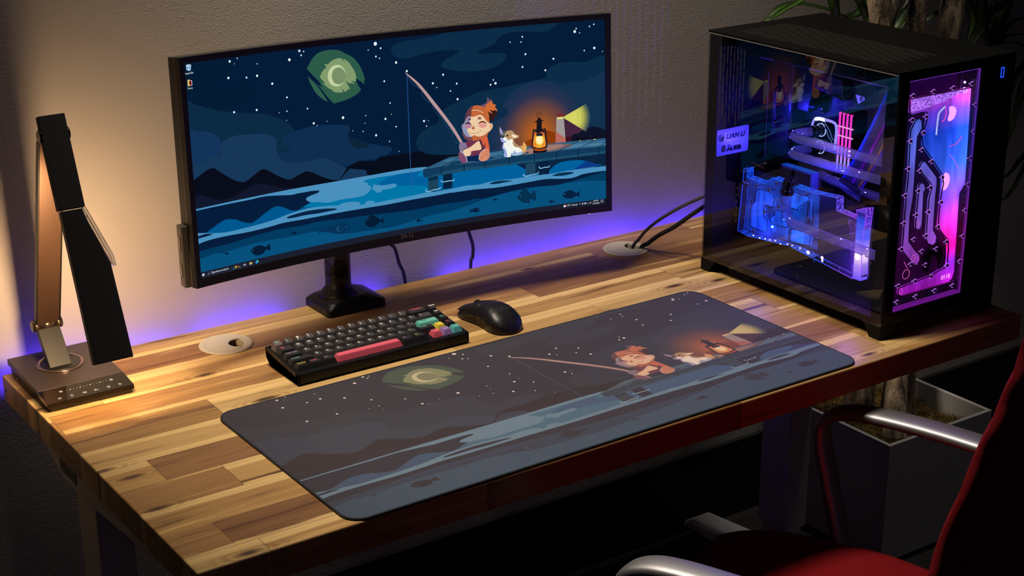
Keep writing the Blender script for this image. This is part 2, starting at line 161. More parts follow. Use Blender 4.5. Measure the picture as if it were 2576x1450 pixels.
s|f0e878|0|9379 2654 9377 2661 9371 2665 9364 2664 9359 2659 9357 2651 9359 2644 9365 2640 9371 2641 9377 2646
s|f0e878|0|9751 2659 9747 2665 9736 2668 9723 2667 9712 2661 9708 2654 9712 2648 9723 2645 9736 2647 9747 2652
s|f0e878|0|9578 2666 9576 2669 9571 2671 9565 2670 9561 2668 9559 2664 9561 2660 9565 2658 9571 2659 9576 2662
l12|2b5d9c|0|5177 800 5174 1452 5173 2322 5181 3368
l8|27527f|0|5184 818 5295 991 5469 1112 5527 1135 5522 1249 5636 1393 5754 1448 5777 1555 5883 1706 6021 1764 6044 1900 6132 2034 6223 2080 6233 2223 6282 2335 6389 2401
s|b08f92|0|5150 770 5174 766 5378 924 5549 1096 5796 1400 6063 1744 6292 2063 6471 2368 6471 2368 6413 2397 6413 2397 6230 2098 6001 1783 5741 1453 5507 1144 5336 954
l12|c8a8a4|0|5185 784 5377 941 5536 1112 5775 1415 6042 1759 6252 2065 6442 2379
s|6c5064|0|6943 1633 7011 1601 7065 1589 7091 1544 7103 1460 7112 1463 7168 1528 7202 1510 7214 1556 7233 1606 7076 1685 6995 1670
s|35191a|0|7107 1771 7169 1730 7275 1765 7322 1787 7321 1853 7311 1935 7265 1883 7257 1930 7221 2004 7195 1971 7158 2005 7129 1940
s|cf6c36|0|7042 1681 7057 1641 7078 1614 7133 1586 7214 1560 7229 1620 7306 1646 7284 1697 7317 1733 7345 1793 7276 1762 7235 1775 7162 1739 7213 1832 7160 1806 7094 1758 7061 1719
s|d8603c|0|6920 2347 7044 2271 7082 2353 7111 2501 7122 2586 7116 2670 7047 2614 6911 2622 6862 2472 6864 2388
s|70304c|0|6527 2379 6649 2358 6866 2353 6932 2384 6969 2508 7025 2437 7012 2513 7034 2588 6965 2640 6854 2705 6664 2700 6574 2582 6544 2459
p|0a2450|0|6543 2674 6664 2700 6854 2693 6864 2827 6579 2804 6547 2758
s|e2b78f|0|7119 2037 7159 2034 7200 2045 7223 2087 7203 2151 7141 2210 7093 2223 7103 2116
l5|a86848|0|7137 2108 7152 2074 7179 2071 7195 2096 7177 2130 7149 2157
s|8d7b92|0|6457 2056 6456 2009 6476 1981 6514 1975 6526 2005 6496 2108 6472 2099
s|edcaa4|0|6514 1968 6572 1868 6641 1822 6721 1843 6815 1835 6910 1822 6989 1872 7067 1969 7135 2036 7138 2120 7100 2224 7003 2279 6867 2299 6692 2287 6558 2252 6488 2149 6472 2082 6496 2025
s|8f93b4|0|6514 1968 6572 1868 6627 1833 6687 1836 6679 1880 6656 1948 6600 2013 6588 2107 6620 2211 6685 2282 6558 2255 6488 2149 6472 2082 6496 2025
s|c96a3c|0|6523 1959 6542 1865 6582 1751 6646 1663 6742 1620 6849 1614 6956 1643 7035 1690 7100 1770 7131 1869 7135 2034 7135 2034 7060 1968 6996 1876 6910 1825 6815 1841 6720 1851 6640 1828 6578 1869
s|6a3c48|0|6523 1959 6542 1865 6582 1751 6646 1663 6755 1618 6755 1618 6712 1706 6687 1843 6687 1843 6640 1828 6578 1869
l7|8c3a1e|0|6752 1633 6723 1707 6707 1841
l7|8c3a1e|0|6809 1627 6754 1734 6741 1851
l7|8c3a1e|0|6869 1630 6812 1734 6799 1839
l7|8c3a1e|0|6929 1652 6870 1734 6849 1827
l7|8c3a1e|0|6982 1675 6923 1752 6907 1821
l7|8c3a1e|0|7028 1709 6972 1775 6950 1838
l7|8c3a1e|0|7074 1756 7011 1809 6989 1860
l7|8c3a1e|0|7101 1818 7044 1854 7015 1892
l7|8c3a1e|0|7121 1886 7069 1904 7038 1930
l7|8c3a1e|0|7132 1946 7087 1959 7064 1969
l5|44263a|0|6582 1774 6565 1879
l5|44263a|0|6620 1720 6602 1848
l5|44263a|0|6656 1682 6630 1827
l5|44263a|0|6700 1651 6670 1837
l12|ecd6a8|0|6705 1717 6765 1709 6846 1720 6926 1752 6992 1792
s|c8683c|0|6685 2287 6761 2255 6867 2296 7003 2275 7107 2210 7091 2271 7029 2323 6920 2357 6784 2373 6687 2362
s|7a4a52|0|6463 2134 6519 2223 6611 2282 6692 2283 6703 2364 6622 2354 6529 2304 6485 2231
l8|5a2418|0|6514 2229 6519 2295
l8|5a2418|0|6560 2264 6565 2330
l8|5a2418|0|6610 2285 6614 2348
l8|5a2418|0|6661 2287 6665 2363
l8|5a2418|0|6708 2281 6712 2368
l8|5a2418|0|6763 2263 6766 2371
l8|5a2418|0|6816 2281 6820 2365
l8|5a2418|0|6877 2297 6882 2355
l8|5a2418|0|6938 2295 6943 2344
l8|5a2418|0|6992 2277 6998 2326
l8|5a2418|0|7047 2248 7053 2290
s|e29a8e|0|7068 2074 7048 2102 6998 2115 6938 2109 6889 2085 6871 2053 6891 2025 6941 2012 7001 2018 7050 2042
s|b67f98|0|6526 2028 6567 1995 6635 1991 6694 2030 6693 2065 6645 2089 6577 2088 6535 2059
s|5a1712|0|6846 2031 6877 1996 6925 1972 6986 1970 7039 1996 7075 2044 7025 2015 6972 1999 6918 2001 6877 2015
s|401a2c|0|6531 2003 6561 1967 6602 1952 6656 1966 6707 2031 6661 2000 6615 1989 6568 1986
s|9a5c48|0|6850 1910 6861 1878 6908 1869 6945 1902 6940 1922 6880 1923
s|6c4458|0|6599 1921 6625 1880 6666 1866 6689 1887 6681 1909 6637 1917
s|b4603e|0|6698 2110 6719 2074 6748 2041 6764 2079 6769 2120 6731 2120
l7|9a4228|0|6615 2163 6641 2186 6722 2210 6816 2212 6898 2187 6942 2161
s|4a1c2c|0|6844 2384 6885 2371 6930 2444 6960 2567 6955 2591 6912 2604 6908 2501
s|ecc9a2|0|6521 2533 6603 2513 6685 2481 6851 2389 6896 2446 6923 2575 6777 2588 6671 2596 6666 2641 6638 2679 6570 2691 6503 2657 6472 2581 6487 2541
s|827494|0|6375 2462 6384 2410 6432 2374 6466 2372 6533 2398 6558 2448 6573 2510 6495 2518 6473 2557 6490 2643 6437 2607 6392 2554
s|7d4a6c|0|6355 2627 6391 2569 6444 2596 6516 2670 6560 2771 6549 2820 6483 2834 6417 2802 6365 2723
l12|e8e6f2|0|6398 2567 6458 2597 6523 2677 6552 2746 6560 2813
s|d98c6c|0|6856 2778 6875 2696 6938 2625 7041 2577 7094 2613 7123 2683 7121 2755 7088 2806 7013 2841 6918 2839 6864 2811
l9|bcd0e0|0|6851 2789 6865 2712 6903 2645 6966 2602 7034 2576
l8|9a5048|0|7019 2629 7113 2670
l8|9a5048|0|6978 2660 7111 2724
l8|9a5048|0|6969 2701 7103 2759
l8|9a5048|0|6362 2639 6423 2635
l8|9a5048|0|6374 2683 6435 2666
l8|9a5048|0|6386 2726 6454 2705
l9|b0654e|0|6907 2742 6928 2726 6961 2742 6960 2778 6926 2792 6903 2771 6907 2742
s|4e4742|0|7373 2116 7413 2156 7452 2208 7507 2262 7469 2324 7408 2344 7381 2315 7368 2217
s|9a9ada|0|7390 2159 7419 2186 7444 2237 7467 2306 7429 2314 7394 2256
s|dfae60|0|7899 2668 7892 2603 7937 2630 7948 2570 7989 2536 7999 2576 8041 2629 8030 2713 7988 2757 7920 2744
s|ad8860|0|7514 2402 7545 2284 7704 2422 7769 2538 7876 2623 7921 2701 7725 2643 7592 2531
s|b5926a|0|7455 2359 7470 2288 7532 2247 7614 2244 7688 2254 7734 2311 7752 2403 7703 2452 7621 2474 7553 2472 7500 2424
s|66675f|0|7455 2359 7467 2294 7512 2254 7566 2244 7531 2283 7510 2329 7502 2376
s|cda070|0|7650 2404 7652 2344 7686 2318 7747 2324 7800 2360 7857 2384 7833 2424 7744 2439
s|f0ead4|0|7681 2347 7733 2359 7811 2388 7765 2414 7711 2401
s|f2f3ea|0|7464 2517 7526 2487 7622 2444 7700 2452 7701 2543 7746 2615 7848 2644 7908 2694 7927 2763 7857 2804 7735 2804 7647 2786 7632 2830 7476 2806 7493 2701 7454 2612
s|9ca9de|0|7471 2505 7434 2610 7486 2683 7469 2802 7551 2817 7546 2720 7508 2631 7475 2591
s|a2c0de|0|7647 2790 7655 2744 7777 2758 7920 2738 7926 2793 7844 2817 7735 2814
s|9fade0|0|7399 2389 7441 2375 7473 2415 7546 2472 7518 2505 7444 2484 7405 2432
s|f4f2ee|0|7457 2405 7501 2382 7548 2403 7574 2462 7526 2469 7479 2440
s|101018|0|7437 2366 7461 2355 7485 2374 7463 2398
s|3a1810|0|7597 2353 7592 2366 7578 2374 7561 2372 7548 2362 7543 2347 7549 2333 7562 2326 7579 2328 7592 2338
s|ffffff|0|7566 2335 7565 2338 7562 2340 7557 2340 7554 2337 7553 2333 7554 2330 7558 2328 7562 2329 7565 2331
s|a8b0e2|0|7772 2751 7765 2776 7749 2789 7730 2787 7714 2770 7709 2744 7716 2720 7732 2706 7751 2709 7766 2726
s|7a5a90|0|7755 2762 7752 2770 7746 2775 7739 2774 7733 2768 7731 2759 7733 2751 7739 2746 7747 2747 7753 2753
p|1a1f30|1|-50 4043 10050 4043 10050 4400 -50 4400
p|20273a|1|166 4084 999 4084 996 4159 166 4165
tl42|dfe6ee|1|268 4115|Type here to search
p|dff2fa|1|62 4079 85 4079 85 4098 61 4098
p|dff2fa|1|59 4103 83 4103 82 4123 59 4123
p|dff2fa|1|89 4077 113 4077 112 4097 89 4097
p|dff2fa|1|87 4102 111 4102 110 4121 87 4121
l6|c8d0dc|1|192 4124 205 4111
l2|c8d0dc|1|233 4099 229 4108 220 4112 210 4108 207 4099 210 4089 220 4086 229 4089 233 4099
p|f5b820|1|859 4068 869 4098 897 4111 867 4112 856 4138 844 4110 818 4100 845 4093
p|f08a20|1|925 4097 931 4113 945 4120 930 4123 922 4134 914 4120 903 4112 915 4110
p|20a0e0|1|804 4113 819 4130 803 4141 788 4126
p|40b050|1|959 4123 970 4134 959 4140 950 4131
p|e04040|1|906 4069 914 4078 905 4084 897 4076
p|c8d0d8|1|1039 4086 1061 4086 1060 4116 1040 4117
p|c8d0d8|1|1070 4085 1091 4085 1091 4101 1072 4100
p|c8d0d8|1|1071 4107 1091 4107 1091 4123 1071 4124
p|e8b840|1|1182 4077 1210 4079 1216 4086 1249 4086 1247 4130 1180 4130
p|4a90c8|1|1193 4105 1237 4106 1236 4130 1194 4129
s|1a8ad8|1|1323 4106 1343 4072 1380 4071 1400 4103 1384 4125 1353 4137 1329 4126
s|40c070|1|1351 4074 1385 4074 1400 4100 1387 4115 1364 4095
p|6ad0e0|1|1297 4153 1421 4154 1422 4160 1298 4161
p|b8d4e6|1|67 36 127 29 184 45 164 143 129 154 72 129
p|8fb2cc|1|124 64 184 50 164 143 129 154
p|2a78c8|1|80 84 105 73 118 92 105 113 83 107
tc36|e4eaf0|1|122 210|Recycle Bin
p|e8c870|1|75 314 131 316 123 433 72 436
p|f2f2f2|1|127 324 173 341 173 428 120 427
p|a01828|1|110 333 146 334 166 358 167 410 146 427 110 418
p|180c10|1|109 345 135 342 139 406 113 411
tc36|e4eaf0|1|121 493|Forms
s|e8eef4|1|8932 4105 8942 4086 8967 4072 8992 4089 9004 4110 8969 4121 8935 4116
s|d83020|1|8970 4072 8986 4060 9004 4071 9004 4091 8985 4097 8970 4087
tl40|dfe6ee|1|9025 4113|42°F  Cloudy
l7|d0d8e0|1|9327 4103 9344 4085 9361 4101
p|c8d0d8|1|9402 4083 9414 4070 9430 4086 9426 4110 9414 4121 9398 4108
p|c8d0d8|1|9457 4084 9510 4076 9510 4113 9460 4118
p|2a6ac8|1|9482 4095 9507 4092 9510 4115 9485 4118
p|98a4b0|1|9538 4119 9572 4088 9575 4114
p|c8d0d8|1|9594 4088 9613 4079 9616 4116 9597 4105
l4|c8d0d8|1|9622 4083 9634 4095 9631 4115
tc33|dfe6ee|1|9746 4082|8:29 PM
tc33|dfe6ee|1|9748 4139|12/14/2024
l6|dfe6ee|1|9874 4071 9924 4067 9925 4109 9905 4114 9895 4122 9892 4113 9875 4111 9874 4071"""
DIST = '''{"res":[0.0381,0.4005,0.1791,0.3996,0.1829,0.3965,0.1871,0.3061,0.1896,0.2356,0.1774,0.2195,0.1823,0.0811,0.1786,0.07,0.1722,0.0651,0.0626,0.0658,0.05,0.0662,0.0432,0.0715,0.0434,0.0792,0.0503,0.0826,0.1199,0.0881,0.1404,0.0937,0.1575,0.0953,0.1583,0.1094,0.1553,0.1441,0.1275,0.1721,0.1288,0.2311,0.1273,0.2606,0.0737,0.3192,0.0719,0.3441,0.0771,0.3556,0.0776,0.37,0.0716,0.3746,0.0438,0.3726,0.0372,0.3781,0.0342,0.3973],"ch1":[0.0618,0.3654,0.0685,0.3599,0.0704,0.3474,0.061,0.3351,0.0617,0.2872,0.0627,0.2339,0.0583,0.2019,0.0608,0.1579,0.0891,0.1295,0.0918,0.1213,0.0868,0.1131,0.0782,0.1141,0.0455,0.1458,0.044,0.1596,0.0434,0.2402,0.0449,0.2667,0.0418,0.3426,0.0436,0.3514,0.0523,0.3638],"ch2":[0.0769,0.2916,0.0849,0.2896,0.1164,0.2577,0.1182,0.2463,0.1166,0.2272,0.1186,0.1665,0.1285,0.1554,0.1274,0.1434,0.1175,0.1407,0.1106,0.1451,0.1003,0.1563,0.099,0.2244,0.1037,0.2425,0.0997,0.2518,0.072,0.2777,0.0713,0.2871],"ch3":[0.0789,0.2562,0.0871,0.2516,0.091,0.2431,0.0869,0.2384,0.0897,0.1825,0.0859,0.1757,0.0775,0.1758,0.0724,0.1805,0.0713,0.1935,0.0721,0.2385,0.0716,0.2527],"pump":[0.1122,0.1402,0.1077,0.1334,0.1003,0.1242,0.0987,0.1107,0.1045,0.0972,0.1185,0.0878,0.1191,0.1096,0.1233,0.1188,0.1306,0.1204,0.137,0.1122,0.1401,0.096,0.1478,0.1038,0.1517,0.1154,0.1466,0.1304,0.1296,0.1468,0.1218,0.1399],"fit":[0.1218,0.3758,0.1096,0.3676,0.1069,0.3573,0.1063,0.3312],"arc1":[0.1219,0.375,0.1269,0.3666,0.1245,0.3547,0.1183,0.351],"arc2":[0.1706,0.3189,0.1594,0.3089,0.1429,0.306],"arc3":[0.1435,0.2926,0.1601,0.2772,0.1689,0.2623],"blade1":[0.1332,0.3734,0.1445,0.3726,0.1511,0.3647,0.147,0.3529,0.1363,0.3491,0.1317,0.3536,0.1341,0.3625],"blade2":[0.136,0.2622,0.1455,0.2591,0.1502,0.2487,0.146,0.2367,0.1376,0.2321,0.1321,0.2359,0.1331,0.2501],"scr":[0.0401,0.4055,0.0874,0.4057,0.1336,0.4052,0.1782,0.4064,0.1922,0.37,0.1926,0.3247,0.1918,0.2795,0.1916,0.2344,0.0747,0.3666,0.0424,0.366,0.0712,0.3408,0.0431,0.3314,0.0712,0.3127,0.097,0.2891,0.0428,0.2857,0.0709,0.2779,0.1265,0.2575,0.099,0.2449,0.0703,0.2443,0.04,0.2418,0.1287,0.2146,0.1912,0.1893,0.0994,0.2033,0.0702,0.2034,0.0422,0.1944,0.1264,0.1726,0.0979,0.1625,0.1905,0.1443,0.0697,0.1617,0.1506,0.1419,0.0409,0.1505,0.1268,0.134,0.0914,0.1367,0.0671,0.1194,0.103,0.1106,0.1887,0.0997,0.1571,0.0988,0.1185,0.0873,0.0796,0.0869,0.0405,0.0867,0.1763,0.0587,0.1316,0.0588,0.0856,0.0585,0.0404,0.0583]}'''
GPUJ = '''{"blk":[0.3945,0.1971,0.3868,0.1988,0.3858,0.1824,0.3401,0.1814,0.3208,0.1962,0.2808,0.1947,0.2288,0.1927,0.1625,0.1975,0.1615,0.1754,0.1116,0.1729,0.1172,0.1878,0.0943,0.1948,0.0987,0.1325,0.0958,0.0726,0.1157,0.0655,0.271,0.0829,0.3781,0.073,0.404,0.0764,0.3961,0.1651],"w1":[0.3587,0.1659,0.3154,0.1671,0.314,0.1467,0.3187,0.1418,0.334,0.1417,0.338,0.1383,0.3377,0.121,0.3279,0.1149,0.3276,0.0976,0.3341,0.0915,0.3705,0.0927,0.3736,0.0994,0.3713,0.1325,0.364,0.1405],"w2":[0.2947,0.1818,0.2377,0.1835,0.2261,0.1791,0.2232,0.1416,0.23,0.1471,0.2306,0.1756,0.2518,0.1572,0.2548,0.1529,0.2778,0.1532,0.2947,0.1576,0.2975,0.1739],"w3":[0.3101,0.1385,0.2867,0.14,0.276,0.1293,0.2751,0.1162,0.3117,0.1129,0.3224,0.1212,0.3127,0.1274],"w4":[0.2651,0.1151,0.2214,0.1193,0.22,0.1015,0.2244,0.0955,0.2666,0.0915,0.2703,0.0966,0.2697,0.1102],"w5":[0.3258,0.1216,0.2686,0.1179,0.2719,0.0962,0.3104,0.0946,0.3259,0.098],"scr":[0.3584,0.1734,0.3085,0.1882,0.3259,0.1725,0.3709,0.1401,0.3006,0.1476,0.3357,0.1284,0.2362,0.1856,0.2274,0.1448,0.3614,0.0862,0.2678,0.085,0.384,0.1686,0.3937,0.1694],"dark":[0.2108,0.1871,0.2099,0.0863,0.0398,0.09,0.0503,0.2159,0.2047,0.1892]}'''
import bpy, bmesh, math, random, json
from mathutils import Vector, Matrix
from mathutils.geometry import tessellate_polygon
random.seed(7)
S = bpy.context.scene
COL = S.collection
DZ = 0.74                      # height of the desk top above the floor
PI = math.pi
T = Matrix.Translation
def RX(a): return Matrix.Rotation(a, 4, 'X')
def RY(a): return Matrix.Rotation(a, 4, 'Y')
def RZ(a): return Matrix.Rotation(a, 4, 'Z')
def srgb(h):
    if isinstance(h, str): h = tuple(int(h[i:i+2], 16) for i in (0, 2, 4))
    return tuple(((c/255)/12.92 if c/255 <= .04045 else ((c/255+.055)/1.055)**2.4) for c in h)

# ------------------------------------------------------------ mesh builder
class MB:
    def __init__(s): s.bm = bmesh.new(); s.mi = 0
    def _add(s, verts, faces, M=None):
        vs = [s.bm.verts.new((M @ Vector(v)) if M else Vector(v)) for v in verts]
        fs = []
        for f in faces:
            try:
                g = s.bm.faces.new([vs[i] for i in f]); g.material_index = s.mi; fs.append(g)
            except ValueError: pass
        return vs, fs
    def merge(s, o, M=None):
        vm = {}
        for v in o.verts: vm[v] = s.bm.verts.new((M @ v.co) if M else v.co)
        for f in o.faces:
            try:
                g = s.bm.faces.new([vm[v] for v in f.verts]); g.material_index = s.mi; g.smooth = f.smooth
            except ValueError: pass
        o.free(); return s
    def box(s, a, b, bev=0, seg=2, M=None):
        o = bmesh.new(); bmesh.ops.create_cube(o, size=1)
        a = Vector(a); b = Vector(b); d = b-a; c = (a+b)/2
        for v in o.verts: v.co = Vector((v.co.x*d.x, v.co.y*d.y, v.co.z*d.z)) + c
        if bev: bmesh.ops.bevel(o, geom=o.edges[:], offset=bev, segments=seg, profile=.5, affect='EDGES')
        return s.merge(o, M)
    def prism(s, pts, axis, lo, hi, bev=0, seg=2, M=None):
        """extrude a 2D outline (other two axes in order) along axis"""
        def p3(p, t):
            return {'x': (t, p[0], p[1]), 'y': (p[0], t, p[1]), 'z': (p[0], p[1], t)}[axis]
        o = bmesh.new(); n = len(pts)
        A = [o.verts.new(p3(p, lo)) for p in pts]; B = [o.verts.new(p3(p, hi)) for p in pts]
        for i in range(n): o.faces.new((A[i], A[(i+1) % n], B[(i+1) % n], B[i]))
        fa = o.faces.new(A[::-1]); fb = o.faces.new(B)
        bmesh.ops.recalc_face_normals(o, faces=o.faces)
        if bev: bmesh.ops.bevel(o, geom=[e for e in o.edges if len(e.link_faces) == 2 and e.calc_face_angle(0) > .3], offset=bev, segments=seg, profile=.5, affect='EDGES')
        big = [f for f in o.faces if len(f.verts) > 4]
        if big: bmesh.ops.triangulate(o, faces=big)
        return s.merge(o, M)
    def cyl(s, c, r, h, axis='z', n=32, r2=None, bev=0, M=None, smooth=True):
        o = bmesh.new()
        bmesh.ops.create_cone(o, cap_ends=True, segments=n, radius1=r, radius2=r if r2 is None else r2, depth=h)
        if bev: bmesh.ops.bevel(o, geom=[e for e in o.edges if e.calc_face_angle(0) > .8], offset=bev, segments=2, affect='EDGES')
        for f in o.faces: f.smooth = smooth and len(f.verts) == 4
        R = {'z': Matrix(), 'x': RY(PI/2), 'y': RX(PI/2)}[axis]
        return s.merge(o, (M or Matrix()) @ T(c) @ R)
    def lathe(s, prof, n=48, M=None, close=False):
        vs = []; k = len(prof)
        for i in range(n):
            a = 2*PI*i/n
            for r, z in prof: vs.append((r*math.cos(a), r*math.sin(a), z))
        fs = []
        for i in range(n):
            j = (i+1) % n
            for q in range(k-1 if not close else k):
                q2 = (q+1) % k
                fs.append((i*k+q, j*k+q, j*k+q2, i*k+q2))
        v, f = s._add(vs, fs, M)
        for g in f: g.smooth = True
        bmesh.ops.remove_doubles(s.bm, verts=v, dist=1e-6)
        return s
    def sphere(s, c, r, M=None, n=16):
        o = bmesh.new(); bmesh.ops.create_uvsphere(o, u_segments=n, v_segments=max(6, n//2), radius=1)
        r = (r, r, r) if not hasattr(r, '__len__') else r
        for f in o.faces: f.smooth = True
        return s.merge(o, (M or Matrix()) @ T(c) @ Matrix.Diagonal((*r, 1)))
    def tube(s, pts, r, n=10, smooth=3, cap=True, M=None, flat=None, closed=False):
        """sweep a circle (or flat=(a,b) ellipse/rounded bar) along a smoothed path"""
        P = catmull([Vector(p) for p in pts], smooth, closed) if smooth else [Vector(p) for p in pts]
        rr = r if hasattr(r, '__len__') else None
        m = len(P); up = Vector((0, 0, 1)); prev = None; rings = []
        for i, p in enumerate(P):
            if closed: t = P[(i+1) % m] - P[i-1]
            else: t = P[min(i+1, m-1)] - P[max(i-1, 0)]
            if t.length < 1e-9: t = Vector((0, 0, 1))
            t.normalize()
            if prev is None:
                u = up.cross(t)
                if u.length < 1e-3: u = Vector((1, 0, 0)).cross(t)
            else:
                u = prev - t*prev.dot(t)
            u.normalize(); prev = u; w = t.cross(u)
            if rr: f = i/(m-1)*(len(rr)-1); a = int(min(f, len(rr)-2)); R = rr[a]*(1-(f-a)) + rr[a+1]*(f-a)
            else: R = r
            ring = []
            for k in range(n):
                an = 2*PI*k/n
                if flat:
                    ca, sa = math.cos(an), math.sin(an); e = .7
                    cx = math.copysign(abs(ca)**e, ca)*flat[0]; cy = math.copysign(abs(sa)**e, sa)*flat[1]
                else: cx = R*math.cos(an); cy = R*math.sin(an)
                ring.append(p + u*cx + w*cy)
            rings.append(ring)
        vs = [v for ring in rings for v in ring]; fs = []
        for i in range(m if closed else m-1):
            j = (i+1) % m
            for k in range(n):
                k2 = (k+1) % n; fs.append((i*n+k, i*n+k2, j*n+k2, j*n+k))
        if cap and not closed: fs.append(tuple(range(n))[::-1]); fs.append(tuple((m-1)*n+k for k in range(n)))
        v, f = s._add(vs, fs, M)
        for g in f: g.smooth = len(g.verts) == 4
        return s
    def grid(s, fn, nu, nv, smooth=True, M=None):
        vs = [fn(i/nu, j/nv) for j in range(nv+1) for i in range(nu+1)]
        fs = [(j*(nu+1)+i, j*(nu+1)+i+1, (j+1)*(nu+1)+i+1, (j+1)*(nu+1)+i) for j in range(nv) for i in range(nu)]
        v, f = s._add(vs, fs, M)
        for g in f: g.smooth = smooth
        return s

def catmull(P, k=3, closed=False):
    if len(P) < 3: return P
    out = []; n = len(P)
    rng = range(n) if closed else range(n-1)
    for i in rng:
        if closed: a, b, c, d = P[i-1], P[i], P[(i+1) % n], P[(i+2) % n]
        else: a, b, c, d = P[max(i-1, 0)], P[i], P[i+1], P[min(i+2, n-1)]
        if (c-b).length < 1e-7: continue
        for j in range(k):
            t = j/k
            out.append(.5*((2*b) + (c-a)*t + (2*a-5*b+4*c-d)*t*t + (3*b-a-3*c+d)*t*t*t))
    if not closed: out.append(P[-1])
    return out

def wm(o):
    m = Matrix()
    while o is not None: m = o.matrix_basis @ m; o = o.parent
    return m
FRAME = ['desk']
def obj(name, mb, mat, parent=None, frame=None, label=None, smooth=None, mods=None):
    bm = mb.bm; frame = frame or FRAME[0]
    M = T((0, 0, DZ)) if frame == 'desk' else Matrix()
    if frame == 'desk' and parent is not None: M = wm(parent).inverted() @ M
    if frame == 'world' and parent is not None: M = wm(parent).inverted()
    bmesh.ops.transform(bm, matrix=M, verts=bm.verts)
    me = bpy.data.meshes.new(name); bm.to_mesh(me); bm.free()
    for m in (mat if isinstance(mat, (list, tuple)) else [mat]): me.materials.append(m)
    if smooth: 
        for p in me.polygons: p.use_smooth = True
    o = bpy.data.objects.new(name, me); COL.objects.link(o)
    if parent is not None: o.parent = parent
    if label: o['label'] = label
    return o
def thing(name, label, cat, loc=(0, 0, 0), rz=0, group=None):
    o = bpy.data.objects.new(name, None); COL.objects.link(o); o.empty_display_size = .03
    o.location = (loc[0], loc[1], loc[2]+DZ); o.rotation_euler = (0, 0, rz)
    o['label'] = label; o['category'] = cat
    if group: o['group'] = group
    return o
def tag(o, label, cat, group=None, kind=None):
    o['label'] = label; o['category'] = cat
    if group: o['group'] = group
    if kind: o['kind'] = kind
    return o
def struct(name, mb, mat, label=None):
    o = obj(name, mb, mat); o['kind'] = 'structure'
    if label: o['label'] = label
    return o
def subsurf(o, lv=2):
    m = o.modifiers.new('s', 'SUBSURF'); m.levels = lv; m.render_levels = lv; return o

# ------------------------------------------------------------ text
_tc = {}
def text_polys(body, size, align='LEFT', shear=0, bold=0):
    key = (body, size, align, shear, bold)
    if key in _tc: return _tc[key]
    cu = bpy.data.curves.new('txt', 'FONT'); cu.body = body; cu.size = size; cu.align_x = align; cu.align_y = 'BOTTOM_BASELINE' if False else 'BASELINE' if False else cu.align_y
    cu.resolution_u = 3; cu.shear = shear; cu.offset = bold
    o = bpy.data.objects.new('txt', cu); COL.objects.link(o)
    bpy.context.view_layer.update()
    dg = bpy.context.evaluated_depsgraph_get()
    me = o.evaluated_get(dg).to_mesh()
    res = ([tuple(v.co) for v in me.vertices], [tuple(p.vertices) for p in me.polygons])
    o.evaluated_get(dg).to_mesh_clear()
    bpy.data.objects.remove(o); bpy.data.curves.remove(cu)
    _tc[key] = res
    return res
def add_text(mb, body, size, M, align='LEFT', shear=0, bold=0, sx=1):
    v, f = text_polys(body, size, align, shear, bold)
    mb._add([(a[0]*sx, a[1], a[2]) for a in v], f, M)

# ------------------------------------------------------------ materials
def nt(m):
    m.use_nodes = True; t = m.node_tree; t.nodes.clear(); return t
def N(t, typ, **kw):
    n = t.nodes.new(typ)
    for k, v in kw.items():
        if k.startswith('i_'):
            key = k[2:]; key = int(key) if key.isdigit() else key.replace('_', ' ')
            n.inputs[key].default_value = v
        else: setattr(n, k, v)
    return n
def pbr(name, col, rough=.5, metal=0, spec=.5, bump=None, emis=None, es=0, coat=0, var=0, sheen=0):
    """procedural principled material; bump=(scale,strength,dist,stretch)"""
    m = bpy.data.materials.new(name); t = nt(m)
    c = srgb(col) if isinstance(col, str) else col
    out = N(t, 'ShaderNodeOutputMaterial'); b = N(t, 'ShaderNodeBsdfPrincipled')
    b.inputs['Base Color'].default_value = (*c, 1); b.inputs['Roughness'].default_value = rough
    b.inputs['Metallic'].default_value = metal; b.inputs['Specular IOR Level'].default_value = spec
    b.inputs['Coat Weight'].default_value = coat; b.inputs['Sheen Weight'].default_value = sheen
    if emis: b.inputs['Emission Color'].default_value = (*srgb(emis), 1); b.inputs['Emission Strength'].default_value = es
    t.links.new(b.outputs[0], out.inputs[0])
    tc = N(t, 'ShaderNodeTexCoord')
    if bump:
        mp = N(t, 'ShaderNodeMapping'); mp.inputs['Scale'].default_value = bump[3] if len(bump) > 3 else (1, 1, 1)
        t.links.new(tc.outputs['Object'], mp.inputs[0])
        n = N(t, 'ShaderNodeTexNoise', i_Scale=bump[0], i_Detail=3.0)
        t.links.new(mp.outputs[0], n.inputs['Vector'])
        bp = N(t, 'ShaderNodeBump', i_Strength=bump[1], i_Distance=bump[2])
        t.links.new(n.outputs[0], bp.inputs['Height']); t.links.new(bp.outputs[0], b.inputs['Normal'])
    if var:
        n2 = N(t, 'ShaderNodeTexNoise', i_Scale=9.0, i_Detail=4.0); t.links.new(tc.outputs['Object'], n2.inputs['Vector'])
        mx = N(t, 'ShaderNodeMix', data_type='RGBA', blend_type='MIX')
        mx.inputs[6].default_value = (*[k*(1-var) for k in c], 1); mx.inputs[7].default_value = (*[min(1, k*(1+var)) for k in c], 1)
        t.links.new(n2.outputs[0], mx.inputs[0]); t.links.new(mx.outputs[2], b.inputs['Base Color'])
    return m
def emit(name, col, strength):
    m = bpy.data.materials.new(name); t = nt(m)
    e = N(t, 'ShaderNodeEmission', i_Color=(*(srgb(col) if isinstance(col, str) else col), 1), i_Strength=strength)
    o = N(t, 'ShaderNodeOutputMaterial'); t.links.new(e.outputs[0], o.inputs[0]); return m
